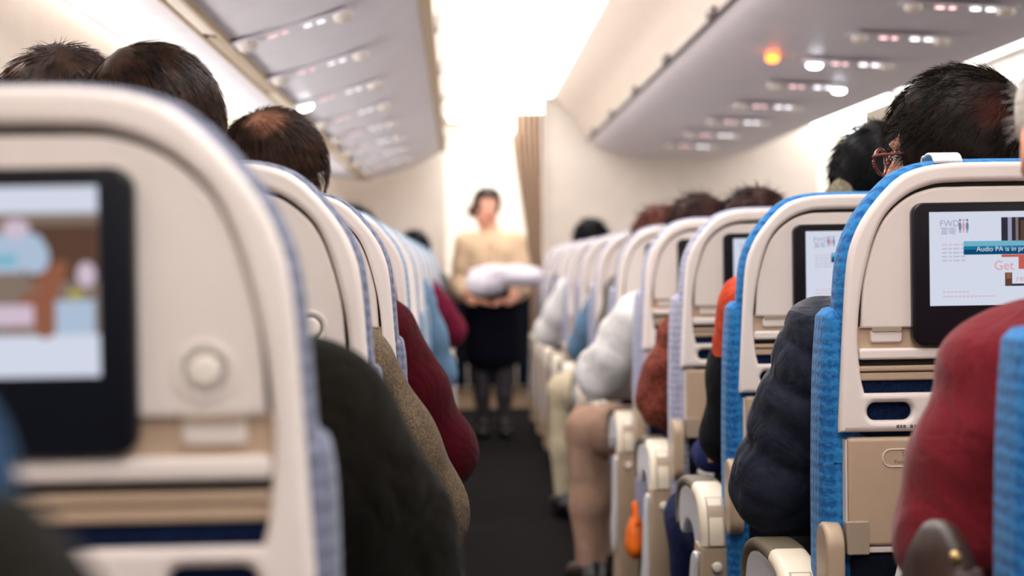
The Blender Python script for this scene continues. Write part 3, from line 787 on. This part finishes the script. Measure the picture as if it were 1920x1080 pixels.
for k, y in enumerate(R_Y):
    cl = 'c_blue' if k < 3 else 'c_grey'; sc = 'ad' if 0 < k < 4 else 'off'
    RS = seat(-1, cl, sc, XSR+(.014 if k == 0 else 0), y, R_LAB[k], 1.0 if k < 2 else .992)
    if k == 1: R1S = RS
L_Y = [1.12+.8*k for k in range(12)]
L_LAB = ['large blurred cream seat back with lit video screen at the left edge', 'cream seat back with round button, second in the left row', 'cream seat back beside the brown tweed sleeve, third in the left row',
 'cream seat back with pale blue side beside the dark red sleeve', 'fifth seat back of the left row, pale blue side edge', 'sixth seat back of the left row, pale blue side edge',
 'seventh seat back of the left row, thin blurred sliver', 'eighth seat back of the left row, thin blurred sliver', 'ninth seat back of the left row, thin blurred sliver', 'tenth seat back of the left row, thin blurred sliver',
 'eleventh seat back of the left row, thin blurred sliver', 'farthest seat back of the left row']
for k, y in enumerate(L_Y):
    seat(1, 'c_slate' if k < 3 else 'c_sky', 'video' if k == 0 else 'off', XSL, y, L_LAB[k], .994)
# seats that carry the passengers sitting one place further in on the left
for y, lab in ((L_Y[1], 'window seat hidden behind the nearest left seat, under the tousled-haired passenger'), (L_Y[2], 'window seat under the reddish-haired passenger at the left edge')):
    o = seat(1, 'c_slate', 'off', XSL-.57, y, lab, .994); o['group'] = 'window seats in the left row'

# white cloth laid over one headrest
b = MB(); sweep(b, [(y, z) for y, z in spline([(.020, EYE+.139), (.035, EYE+.150), (.065, EYE+.150), (.088, EYE+.13), (.0885, EYE-.02)], 6)], .042, .004); b.v = [(x-.064, y, z) for x, y, z in b.v]
tag(b.build('headrest_cloth', 'tissue', R1S, smooth=60), 'white cloth over the headrest')

# ------------------------------------------------------------------ people
def jn(**o):
    J = dict(pelvis=(0,.29,.578), chest=(0,.26,.88), neckb=(0,.27,1.08),
      shL=(-.17,.27,1.0), shR=(.17,.27,1.0), elL=(-.225,.30,.75), elR=(.225,.30,.75), wrL=(-.12,.50,.69), wrR=(.12,.50,.69),
      hipL=(-.09,.31,.56), hipR=(.09,.31,.56), knL=(-.12,.65,.56), knR=(.12,.65,.56), anL=(-.125,.665,.11), anR=(.125,.665,.11), toL=(-.13,.80,.05), toR=(.13,.80,.05))
    J.update(o); return {k: np.array(v, float) for k, v in J.items()}
def hand_prims(w, d, side, curl=.6):
    """palm, four bent fingers of different lengths and a thumb leaving the palm's side; w wrist, d direction of the hand"""
    d = d/np.linalg.norm(d); up = np.array((0,0,1.)); s = np.cross(d, up); s = s/(np.linalg.norm(s)+1e-9); n = np.cross(s, d)
    P = [ell(w+d*.048, (.040, .017, .052), np.stack([s, n, d], 1), k=.012)]
    for i, (o, L) in enumerate(((-.029, .062), (-.010, .074), (.010, .070), (.028, .055))):
        a = w+d*.088+s*o; m = a+d*L*.5-n*L*.12*curl; e = m+d*L*.42-n*L*.45*curl
        P += [cap(a, m, .0095, .009, k=.006), cap(m, e, .009, .0075, k=.006)]
    a = w+d*.03-s*side*.03; m = a+d*.032-s*side*.026-n*.008; e = m+d*.034-s*side*.004-n*.014
    return P+[cap(a, m, .0125, .011, k=.01), cap(m, e, .011, .0085, k=.006)]
def leg_prims(J, g=0.):
    P = []
    for s in 'LR':
        P += [cap(J['hip'+s], J['kn'+s], .078+g, .060+g), cap(J['kn'+s], J['an'+s]+(J['kn'+s]-J['an'+s])*.45, .057+g, .050+g), cap(J['an'+s]+(J['kn'+s]-J['an'+s])*.45, J['an'+s], .050+g, .036+g)]
    return P
def torso_prims(J, g=0., w=1.):
    P = [cap(J['pelvis']+(-.06,0,0), J['pelvis']+(.06,0,0), .105+g)]
    for sx in (-1, 1): P.append(cap(J['pelvis']+(sx*.045*w,-.01,.05), J['chest']+(sx*.075*w,0,.04), .095*w+g, .100*w+g))
    P.append(cap(J['shL']*.8+J['shR']*.2, J['shR']*.8+J['shL']*.2, .062+g))
    P.append(cap(J['chest']+(0,0,.10), J['neckb'], .075+g*.6, .052+g*.6))
    return P
def arm_prims(J, s, g=0., to=1., puff=None, fore=True):
    sh, el, wr = J['sh'+s], J['el'+s], J['wr'+s]
    k = dict(puff=puff) if puff else {}
    P = [cap(sh, sh+(el-sh)*.5, .060+g, .052+g, **k), cap(sh+(el-sh)*.5, el, .052+g, .042+g, **k)]
    if fore: P += [cap(el, el+(wr-el)*.4, .044+g, .042+g, **k), cap(el+(wr-el)*.4, el+(wr-el)*to, .042+g, .028+g, **k)]
    return P
HC = np.array((0, -.012, .035)); HR = np.array((.077, .097, .090))
def head_prims(c, R):
    def e(p, r, RR=None, **k): return ell(c+R@np.array(p), r, R if RR is None else R@RR, **k)
    def q(a, b, ra, rb, **k): return cap(c+R@np.array(a), c+R@np.array(b), ra, rb, **k)
    P = [e(HC, HR, k=.02), e((0,.028,-.045), (.057,.066,.066), k=.03), e((0,.062,-.088), (.022,.020,.018), k=.025),
         q((0,.088,.014), (0,.104,-.020), .010, .0135, k=.012), q((-.013,.092,-.024), (.013,.092,-.024), .009, .009, k=.008),
         q((-.035,.084,.030), (.035,.084,.030), .010, .010, k=.015), q((-.018,.086,-.050), (.018,.086,-.050), .009, .009, k=.008),
         q((-.014,.084,-.060), (.014,.084,-.060), .009, .009, k=.008)]
    for s in (-1, 1):
        P += [e((s*.033,.097,.010), (.016,.012,.012), neg=True, k=.012),
              e((s*.082,-.008,-.008), (.008,.021,.033), rotm(s*.35), k=.008), e((s*.087,-.002,-.006), (.006,.010,.017), neg=True, k=.006)]
    return P

def strand_mesh(c, R, spec, mb_mat):
    """many fine tapered strands lying over the hair cap"""
    n = spec['strands']; out = MB(); cr = np.array(spec.get('crown', (0,-.06,.10))); th = spec.get('thick', .012)
    L0, lift, rad = spec.get('len', .05), spec.get('lift', .25), spec.get('rad', .0007)
    U = RNG.normal(size=(n*4, 3)); U /= np.linalg.norm(U, axis=1)[:, None]
    cnt = 0; vs = []; fs = []
    for u in U:
        p = HC+u*(HR+th*.8)
        if not spec['inside'](p): continue
        if cnt >= n: break
        cnt += 1
        nn = u/(HR+th); nn /= np.linalg.norm(nn)
        fl = p-cr; fl = fl-nn*fl.dot(nn); fl = fl/(np.linalg.norm(fl)+1e-6)
        fl = fl+RNG.normal(size=3)*spec.get('mess', .25)+np.array((0,0,-.5))*spec.get('drop', .3); fl -= nn*fl.dot(nn); fl /= np.linalg.norm(fl)+1e-6
        L = L0*RNG.uniform(.6, 1.3); lf = lift*RNG.uniform(.2, 1.4)
        base = []
        for j in range(4):
            t = j/3; q = p+fl*L*t; 
            w = (q-HC)/(HR+th); w /= np.linalg.norm(w); q2 = HC+w*(HR+th*(1.0+.35*t)); q2 = q2+nn*lf*L*t*t
            base.append(c+R@q2)
        side = np.cross(R@fl, R@nn); r0 = rad
        o = len(vs)
        for j, q in enumerate(base):
            r = r0*(1-.75*j/3)
            for a in range(3):
                w = 2*PI*a/3; vs.append(tuple(q+side*r*math.cos(w)+(R@nn)*r*math.sin(w)))
        for j in range(3):
            for a in range(3): fs.append((o+j*3+a, o+j*3+(a+1) % 3, o+j*3+3+(a+1) % 3, o+j*3+3+a))
    return vs, fs

def make_hair(root, c, R, spec, lodres):
    th = spec.get('thick', .014); front = spec.get('front', .030); fz = spec.get('fz', .070); nape = spec.get('nape', -.075)
    bald = spec.get('bald')
    P = [ell(c+R@HC, HR+th, R)]
    for e_ in spec.get('extra', ()): P.append(ell(c+R@np.array(e_[0]), e_[1], R, k=.02))
    def cut(X):
        q = (X-c)@R
        face = np.minimum(q[..., 1]-front-.25*np.minimum(q[..., 2], 0), fz-q[..., 2])
        ear = spec.get('earr', .030)-np.sqrt(q[..., 1]**2+(q[..., 2]+.012)**2); ear = np.minimum(ear, np.abs(q[..., 0])-.055)
        low = nape-q[..., 2]-.25*q[..., 1]
        d = np.maximum(np.maximum(face, low), ear if spec.get('earcut', True) else -1)
        if bald is not None:
            bc, br = bald; d = np.maximum(d, br-np.linalg.norm(q-np.array(bc), axis=-1)+.016*wob(X, 90, 5))
        return d
    V, F = sdf_mesh(P, spec.get('res', lodres), .02, fold=spec.get('wave', .003), fold_s=spec.get('wave_s', 70), seed=spec.get('seed', 3), cuts=[cut])
    vs, fs = V.tolist(), F.tolist()
    if spec.get('strands'):
        def inside(p):
            face = p[1] > front+.25*min(p[2], 0) and p[2] < fz
            if face or p[2]+.25*p[1] < nape-.0: return False
            if spec.get('earcut', True) and p[1]**2+(p[2]+.012)**2 < .0008 and abs(p[0]) > .055: return False
            if bald is not None and np.linalg.norm(p-np.array(bald[0])) < bald[1] and RNG.random() > spec.get('baldkeep', .25): return False
            return True
        spec['inside'] = inside
        v2, f2 = strand_mesh(c, R, spec, None); o = len(vs); vs += v2; fs += [[o+i for i in f] for f in f2]
    me = bpy.data.meshes.new('hair'); me.from_pydata(vs, [], fs)
    return finish(me, 'hair', spec['mat'], root, 180)

def make_person(label, loc, J, head, hair, garments, rz=0., res=.009, skin='skin', glasses=False, hands=True, sc=1.0, lap=None):
    """body in one surface; hair and each garment a child. garments: (name, material, prims, res, k, fold, fold_scale)"""
    hc, R = np.array(head[0], float), rotm(*head[1])
    B = torso_prims(J)+arm_prims(J, 'L')+arm_prims(J, 'R')+leg_prims(J)
    B += [cap(J['neckb']+(0,0,-.02), hc+R@np.array((0,-.02,-.07)), .056, .054), cap(hc+R@np.array((0,-.02,-.07)), hc+R@np.array((0,-.015,-.02)), .054, .056)]
    for s in 'LR': B.append(cap(J['an'+s]+(0,0,-.04), J['to'+s], .036, .030))
    H = head_prims(hc, R)
    if hands:
        for s, sg in (('L', 1), ('R', -1)): H += hand_prims(J['wr'+s], J.get('hd'+s, J['wr'+s]-J['el'+s]), sg)
    V, F = sdf_mesh(B+H, res, .03)
    lipc = hc+R@np.array((0,.09,-.055))
    root = sdf_obj('person', [skin, 'lip'], None, V, F, lambda C: (np.linalg.norm((C-lipc)@R*np.array((1,1,2.6)), axis=1) < .022))
    root.location = loc; root.rotation_euler.z = rz; tag(root, label, 'person')
    for s in (-1, 1):
        b = MB(); p = hc+R@np.array((s*.033,.079,.012)); b.ball(p, .0115, 12, 0); b.ball(p+R@np.array((0,.0065,0)), .0060, 10, 1); b.build('eye', ['eyewhite', 'iris'], root)
    if hair: make_hair(root, hc, R, hair, min(res, .006))
    for name, mat, prims, gres, k, fold, fs_ in garments:
        V, F = sdf_mesh(prims, gres, k, fold, fs_, seed=int(fs_)+len(prims)); sdf_obj(name, mat, root, V, F)
    if glasses:
        b = MB()
        def gp(p): return tuple(hc+R@np.array(p))
        for s in (-1, 1):
            ring = [gp((s*.034+.026*math.cos(a), .112-.004*abs(math.sin(a)), .006+.021*math.sin(a))) for a in np.linspace(0, 2*PI, 25)]
            b.tube(ring, .0026, 8, 0, False); b.tube([gp((s*.060, .112, .014)), gp((s*.078, .09, .014)), gp((s*.083, .01, .010)), gp((s*.081, -.02, -.006))], .0024, 8)
        b.tube([gp((-.008, .113, .012)), gp((.008, .113, .012))], .0024, 8); b.build('glasses', 'glasses', root)
    return root
def shoes(root, J, res=.012):
    return [('shoe', 'shoe', [cap(J['an'+s]+(0,-.03,-.05), J['to'+s]+(0,.03,-.005), .045, .036), cap(J['an'+s]+(0,0,.0), J['an'+s]+(0,-.01,-.05), .048, .046)], res, .02, 0, 1) for s in 'LR']
def trousers(J, mat, g=.012, res=.012, fold=.003):
    return ('trousers', mat, [cap(J['pelvis']+(-.06,0,-.02), J['pelvis']+(.06,0,-.02), .112)]+leg_prims(J, g), res, .03, fold, 34)
def top(J, mat, g=.012, res=.010, fold=.004, fs_=30, to=.97, name='sweater', puff=None, w=1.0, k=.03, sides='LR'):
    P = torso_prims(J, g, w)
    for s in sides: P += arm_prims(J, s, g, to, puff)
    return (name, mat, P, res, k, fold, fs_)

# red-sleeved passenger, nearest on the right
J = jn(shL=(-.155,.29,.955), elL=(-.205,.30,.79), wrL=(-.10,.52,.74), neckb=(-.02,.28,1.06))
make_person('passenger with short grey hair in red sweater at the right frame edge', (XSR, R_Y[0], 0), J, ((-.055,.29,1.225), (.1,0,0)),
  dict(mat='h_grey', thick=.008, strands=1500, len=.014, lift=.9, rad=.0005, wave=.001, nape=-.07, mess=.6),
  [top(J, 'red', .026, .007, .009, 24), trousers(J, 'darktr', res=.014)]+shoes(None, J), skin='skinpink', hands=False, res=.008)
# puffer jacket passenger
J = jn(shL=(-.160,.30,.955), elL=(-.245,.34,.74), wrL=(-.16,.54,.70), neckb=(.0,.28,1.06))
make_person('passenger with glasses and thinning dark hair in navy quilted jacket', (XSR, R_Y[1], 0), J, ((.030,.29,1.258), (.95,-.05,0)),
  dict(mat='h_dthin', thick=.020, strands=3600, len=.05, lift=.12, rad=.0006, wave=.005, wave_s=55, nape=-.13, mess=.45, front=.062, fz=.06, crown=(0,-.08,.08), res=.005, earcut=False),
  [('jacket', 'puffer', torso_prims(J, .028)+arm_prims(J, 'L', .034, .97, (.013, 1.7, .15, 1.6))+arm_prims(J, 'R', .03), .007, .022, .003, 60), trousers(J, 'darktr', res=.014)]+shoes(None, J), glasses=True, hands=False, res=.007)
# coral sleeved passenger with olive hood
J = jn(shL=(-.145,.27,.985), elL=(-.195,.30,.74), knL=(-.215,.66,.50), anL=(-.20,.68,.11), toL=(-.22,.82,.05), neckb=(.05,.27,1.07), wrL=(-.06,.50,.70))
make_person('passenger with black hair, olive hood and coral shoulder over a black sleeve', (XSR, R_Y[2], 0), J, ((.125,.32,1.245), (-.1,0,0)),
  dict(mat='h_black', thick=.022, strands=1500, len=.035, lift=.2, rad=.0008, wave=.006, nape=-.12, earcut=False),
  [('jacket', 'black', torso_prims(J, .012)+arm_prims(J, 'L', .020)+arm_prims(J, 'R', .014), .010, .03, .004, 30),
   ('coral_vest', 'coral', [cap(J['shL']+(-.012,-.03,.02), J['shL']+(-.028,.01,-.075), .074, .066), cap(J['shL'], J['shL']*.5+J['shR']*.5, .072, .06)], .007, .02, .005, 50),
   ('hood', 'hoodfur', [ell((.07,.29,1.15), (.125,.09,.09)), ell((.062,.275,1.20), (.062,.06,.085))], .008, .03, .006, 90), trousers(J, 'denim', .018, .010, .006)]+shoes(None, J), hands=False)
# rust sleeved passenger
J = jn(shL=(-.165,.27,.90), elL=(-.228,.30,.745), wrL=(-.14,.50,.70), neckb=(0,.27,1.0), shR=(.17,.27,.92), chest=(0,.26,.82))
make_person('passenger with dark brown hair and a rust brown knit sleeve', (XSR, R_Y[3], 0), J, ((.008,.29,1.155), (0,.1,0)),
  dict(mat='h_daub', thick=.016, strands=900, len=.04, lift=.4, rad=.0010, wave=.005),
  [top(J, 'rust', .030, .009, .010, 44), trousers(J, 'darktr', res=.014)]+shoes(None, J), hands=False)
# white sleeve, khaki leg out in the aisle
J = jn(shL=(-.20,.25,.93), elL=(-.325,.36,.755), wrL=(-.20,.54,.72), hipL=(-.10,.41,.56), knL=(-.335,.675,.555), anL=(-.335,.68,.11), toL=(-.38,.80,.05))
make_person('passenger in white sleeves with a khaki leg out in the aisle', (XSR, R_Y[4], 0), J, ((-.015,.30,1.170), (.2,0,0)),
  dict(mat='h_daub', thick=.020, strands=900, len=.05, lift=.5, rad=.0011, wave=.008),
  [top(J, 'white', .030, .009, .008, 34, name='shirt'), ('vest', 'greyvest', torso_prims(J, .040), .012, .03, .004, 40), trousers(J, 'khaki', .014, .009, .006)]+shoes(None, J), hands=False)
J = jn(); J5 = J
make_person('auburn-haired passenger beyond the white-sleeved one', (XSR, R_Y[5], 0), J, ((-.035,.30,1.160), (0,0,0)), dict(mat='h_aub', thick=.022, strands=700, len=.05, lift=.5, rad=.0012, wave=.008, earcut=False),
  [top(J, 'greyvest', .014, .012)], hands=False, res=.011)
J = jn(hipL=(-.10,.41,.56), knL=(-.31,.68,.555), anL=(-.31,.69,.11), toL=(-.34,.82,.05), elL=(-.265,.36,.76), shL=(-.175,.27,.93))
make_person('passenger with a cream trouser knee out in the aisle', (XSR, R_Y[6], 0), J, ((.0,.32,1.06), (0,-.3,0)), dict(mat='h_dark', thick=.014),
  [top(J, 'greyvest', .014, .012, sides='R'), ('sleeve', 'paleblue', arm_prims(J, 'L', .014, .3, None, False), .012, .02, .002, 40), trousers(J, 'creamtr', .014, .011)]+shoes(None, J), res=.011)
J = jn(elL=(-.30,.36,.76), shL=(-.19,.27,.95))
make_person('far passenger in a white sleeve beside the tray', (XSR, R_Y[8], 0), J, ((.0,.32,1.06), (0,-.3,0)), dict(mat='h_dark', thick=.014),
  [top(J, 'white', .03, .012), trousers(J, 'creamtr', .02, .014), ('cuff', 'maroon', [ell(J['elL']+(0,.02,-.02), (.05,.05,.05))], .012, .02, 0, 1)]+shoes(None, J), hands=False, res=.012)
J = jn()
make_person('far passenger with black hair above the last right seats', (XSR, R_Y[9], 0), J, ((-.015,.30,1.21), (0,0,0)), dict(mat='h_black', thick=.024, strands=500, len=.03, lift=.5, rad=.0016, nape=-.04),
  [top(J, 'black', .014, .013)], hands=False, res=.012, skin='skinpink')
# left side
J = jn(shR=(.185,.31,.945), elR=(.275,.48,.70), wrR=(.16,.66,.66), neckb=(0,.36,1.0), chest=(0,.30,.84), shL=(-.17,.31,.95))
make_person('passenger in dark olive jacket slumped behind the nearest left seat', (XSL, L_Y[0], 0), J, ((-.02,.45,1.105), (0,-.5,0)),
  dict(mat='h_dark', thick=.014), [top(J, 'olive', .040, .007, .012, 22, name='jacket'), trousers(J, 'darktr', res=.014)]+shoes(None, J), hands=False)
J = jn(shR=(.165,.29,.945), elR=(.272,.36,.75), wrR=(.16,.54,.70), shL=(-.17,.29,.95), neckb=(-.06,.28,1.06))
make_person('passenger with full dark brown hair and tweed sleeve, second left row', (XSL, L_Y[1], 0), J, ((-.082,.30,1.268), (-.1,0,0)),
  dict(mat='h_brown', thick=.017, strands=3600, len=.075, lift=.04, rad=.0007, wave=.005, wave_s=60, nape=-.10, mess=.18, drop=.8, crown=(-.03,-.05,.11), earcut=False, res=.005),
  [top(J, 'tweed', .026, .008, .006, 30, name='jacket'), trousers(J, 'darktr', res=.014)]+shoes(None, J), hands=False, res=.008)
J = jn(shR=(.165,.30,.965), elR=(.288,.36,.745), wrR=(.17,.56,.72))
make_person('balding brown-haired man in dark red fleece, third left row', (XSL, L_Y[2], 0), J, ((-.005,.29,1.255), (-.25,0,0)),
  dict(mat='h_thin', earr=.046, thick=.019, strands=4200, len=.05, lift=.05, rad=.0006, wave=.002, nape=-.085, mess=.15, drop=.5, crown=(-.005,-.075,.11), res=.005),
  [top(J, 'darkred', .030, .007, .005, 26, name='fleece'), trousers(J, 'darktr', res=.014)]+shoes(None, J), hands=False, res=.007, skin='skinpink')
J = jn(elR=(.26,.36,.74))
make_person('left-row passenger with black hair just beyond the balding man', (XSL, L_Y[5], 0), J, ((-.03,.30,1.17), (0,0,0)), dict(mat='h_black', thick=.02, strands=500, len=.03, lift=.4, rad=.0012),
  [top(J, 'paleblue', .02, .012)], hands=False, res=.011)
J = jn(elR=(.29,.36,.82), shR=(.18,.28,.97))
make_person('left-row passenger in a maroon sleeve, mostly hidden', (XSL, L_Y[7], 0), J, ((0,.32,1.06), (0,-.3,0)), dict(mat='h_dark', thick=.014),
  [top(J, 'maroon', .03, .012), trousers(J, 'paleblue', .02, .014)]+shoes(None, J), hands=False, res=.012)
J = jn(elR=(.20,.36,.74))
make_person('farthest left-row passenger with black hair', (XSL+.03, L_Y[11], 0), J, ((.03,.30,1.19), (0,0,0)), dict(mat='h_black', thick=.022, strands=400, len=.03, lift=.4, rad=.0016, nape=-.12),
  [top(J, 'greyvest', .02, .013)], hands=False, res=.012)
J = jn(neckb=(.14,.30,1.06), shR=(.15,.28,.98), elR=(.17,.30,.75), wrR=(.10,.50,.7))
make_person('passenger with tousled brown hair leaning in from the window seat', (XSL-.57, L_Y[1], 0), J, ((.318,.47,1.295), (0,0,.15)),
  dict(mat='h_brown', thick=.016, strands=1500, len=.04, lift=.12, rad=.0007, wave=.006), [top(J, 'greyvest', .014, .012)], hands=False, res=.010)
J = jn(neckb=(.04,.28,1.04), shR=(.14,.28,.95), shL=(-.17,.28,.95), elR=(.16,.30,.75), wrR=(.10,.50,.7))
make_person('passenger with reddish hair barely visible at the left edge', (XSL-.57, L_Y[2], 0), J, ((.02,.30,1.30), (0,0,0)),
  dict(mat='h_aub', thick=.016, strands=600, len=.04, lift=.5, rad=.0009), [top(J, 'greyvest', .014, .012)], hands=False, res=.011)
# blurred blue sleeve right beside the camera
J = jn(pelvis=(-.12,.29,.578), chest=(-.14,.26,.86), neckb=(-.16,.27,1.08), shR=(.086,.28,1.01), shL=(-.30,.27,1.0), elR=(.09,.30,.80), wrR=(.03,.46,.74), elL=(-.36,.30,.75), wrL=(-.2,.5,.72), hipL=(-.2,.31,.56), hipR=(-.03,.31,.56), knL=(-.22,.65,.56), knR=(-.02,.65,.56), anL=(-.22,.66,.11), anR=(-.02,.66,.11), toL=(-.22,.8,.05), toR=(-.02,.8,.05))
o = make_person('passenger whose blurred blue sleeve fills the lower left corner', (XSL, .32, 0), J, ((-.17,.30,1.28), (0,0,0)), dict(mat='h_dark', thick=.014),
  [top(J, 'bluetop', .02, .010, sides='L'), ('sleeve', 'bluetop', arm_prims(J, 'R', .02, fore=False), .009, .02, .003, 30), ('shawl', 'olive', [ell((.104,.275,.935), (.10,.10,.105))]+arm_prims(J, 'R', .022)[2:], .009, .03, .004, 30), trousers(J, 'darktr', res=.014)]+shoes(None, J), hands=True)
st = seat(1, 'c_blue', 'off', XSL-.12, .32, 'seat under the blue-sleeved passenger, beside the camera', .994)

# the attendant, standing in the aisle and facing the camera
J = dict(pelvis=(0,0,.90), chest=(0,0,1.15), neckb=(0,-.01,1.335), shL=(-.155,-.005,1.245), shR=(.155,-.005,1.245), elL=(-.20,.02,.98), elR=(.205,-.01,.98), wrL=(-.12,.20,.880), wrR=(.14,.20,.885),
  hipL=(-.085,0,.86), hipR=(.085,0,.86), knL=(-.075,.02,.48), knR=(.075,.0,.48), anL=(-.07,0,.10), anR=(.065,-.02,.10), toL=(-.075,.13,.045), toR=(.07,.11,.045))
J = {k: np.array(v, float) for k, v in J.items()}
J['hdL'] = np.array((.10, .09, .0)); J['hdR'] = np.array((-.10, .09, .0))
AX, AY = .215, 10.3
skirt = [cap((0,0,.98), (0,0,.90), .135, .165), cap((-.035,0,.90), (-.05,0,.56), .150, .145), cap((.035,0,.90), (.05,0,.56), .150, .145)]
att = make_person('flight attendant in cream blouse and dark skirt carrying white bundle', (AX, AY, 0), J, ((.02,.0,1.475), (.15,-.12,-.08)),
  dict(mat='h_dark', thick=.016, strands=0, wave=.001, extra=(((.066,-.07,-.030), (.05,.045,.045)),), nape=-.09, front=.050, fz=.072, earcut=False),
  [('blouse', 'cream', torso_prims(J, .012, .92)+[q for s in 'LR' for q in arm_prims(J, s, .018, .15)], .008, .03, .003, 40), ('skirt', 'navy', skirt, .009, .05, .003, 30),
   ('stockings', 'stocking', leg_prims(J, .003), .009, .02, 0, 1)]+shoes(None, J, .008), rz=PI, res=.0065)
b = MB(); b.tube([(.0,0,0)], .03) if False else None
w = J['wrR']; b = MB(); dd = (J['wrR']-J['elR']); dd = dd/np.linalg.norm(dd); b.tube([tuple(w-dd*.045), tuple(w-dd*.02)], .036, 16); b.build('wristwatch', 'black', att)
# the white bundle on her forearms
V, F = sdf_mesh([ell((-.10,0,-.03), (.13,.10,.085)), ell((.10,0,.0), (.165,.11,.058)), ell((.02,.01,.035), (.21,.10,.045)), ell((.20,.0,-.01), (.06,.09,.05))], .009, .03, .006, 38, 4)
o = sdf_obj('linen_bundle', 'linen', None, V, F); o.location = (AX+.06, AY-.35, 1.03); tag(o, 'white bundle of folded linen carried by the standing attendant', 'linen')

# ------------------------------------------------------------------ bags and small things
V, F = sdf_mesh([ell((0,0,0), (.034,.085,.085)), ell((.0,.01,-.025), (.036,.088,.055)), cap((-.03,-.085,-.03), (-.03,-.095,.03), .008, .007), cap((-.025,-.10,-.05), (-.012,-.10,.045), .008, .007), cap((-.008,-.108,-.06), (.004,-.106,.05), .008, .007)], .005, .012, .002, 60, 9)
o = sdf_obj('leather_bag', 'brownbag', None, V, F); o.location = (.486, 1.605, .752); tag(o, 'dark brown leather bag with brass stud, tucked under the red sleeve', 'bag')
b = MB(); b.lathe([(.006, 0), (.006, .003), (.004, .005), (.001, .0055)], 16, 0, lambda v: (-.006+v[0], -.0655-v[2], .058+v[1])); b.build('stud', 'brass', o)
V, F = sdf_mesh([ell((0,0,0), (.05,.075,.045)), ell((.05,.0,-.01), (.05,.075,.04))], .007, .02, .005, 50, 6)
o = sdf_obj('handbag', 'navybag', None, V, F); o.location = (.578, 3.63, .665); tag(o, 'navy handbag with tan leather trim on the coral-sleeved passenger\'s lap', 'bag')
b = MB(); pts = [(-.062+.03*math.sin(t*3), -.1+.02*t, .0+.085*math.sin(t*PI)) for t in np.linspace(0, 1, 10)]
sw = MB(); sweep(sw, [(y, z) for y, z in spline([(-.078, -.01), (-.062, .032), (-.02, .052), (.04, .046), (.078, .01)], 5)], .05, .006); sw.build('leather_trim', 'tanleather', o, smooth=60)
# orange bag hanging by the seat side
o = empty('orange_bag', (.482, 4.42, .375)); tag(o, 'glossy orange bag hanging low beside the armrest by the khaki leg', 'bag')
V, F = sdf_mesh([ell((0,0,-.03), (.026,.05,.055)), ell((.0,.0,-.06), (.028,.055,.035))], .007, .02, .003, 50, 8); sdf_obj('bag_body', 'orange', o, V, F)
b = MB(); b.tube([(0, -.045+.09*t, .01+.05*math.sin(PI*t)) for t in np.linspace(0, 1, 14)], .008, 8); b.build('strap', 'orange', o)
# cards in the seat pockets
for x, y, z, a, lab in ((.632, 2.230, .662, .25, 'white card sticking out of the pocket below the lit screen near the leather bag'), (.606, 3.835, .645, .3, 'small white card in the pocket behind the coral-sleeved passenger')):
    b = MB(); plate_xz(b, [rrect(-.02, -.06, .02, .04, .003)], -.001, .001, .0004); o = b.build('safety_card', 'paper'); o.location = (x, y, z); o.rotation_euler = (.0, a, 0); tag(o, lab, 'card')
# ------------------------------------------------------------------ camera
F_PX = 3000.; VP = (858., 500.); ROLL = math.radians(.9)
Fc = Vector(((VP[0]-960)/F_PX, (540-VP[1])/F_PX, -1.)).normalized()
Uc = Vector((-math.sin(ROLL), math.cos(ROLL), 0)); Uc = (Uc-Fc*Uc.dot(Fc)).normalized(); Xc = Fc.cross(Uc)
R3 = Matrix((Xc, Fc, Uc))
cam = bpy.data.cameras.new('camera'); co = bpy.data.objects.new('camera', cam); COL.objects.link(co)
co.matrix_world = Matrix.Translation((0, 0, EYE)) @ R3.to_4x4()
cam.sensor_width = 36; cam.lens = F_PX/1920*36; cam.clip_start = .02; cam.clip_end = 100
cam.dof.use_dof = True; cam.dof.focus_distance = 2.45; cam.dof.aperture_fstop = 3.0; cam.dof.aperture_blades = 0
SC.camera = co

# ------------------------------------------------------------------ render look
w = bpy.data.worlds.new('world'); SC.world = w; w.use_nodes = True
w.node_tree.nodes['Background'].inputs['Color'].default_value = (.02, .02, .025, 1)
vs = SC.view_settings; vs.view_transform = 'Standard'; vs.look = 'None'; vs.exposure = -.18; vs.gamma = 1.; vs.use_curve_mapping = False
SC.cycles.use_denoising = True; SC.cycles.max_bounces = 10; SC.cycles.diffuse_bounces = 6; SC.cycles.sample_clamp_indirect = 6
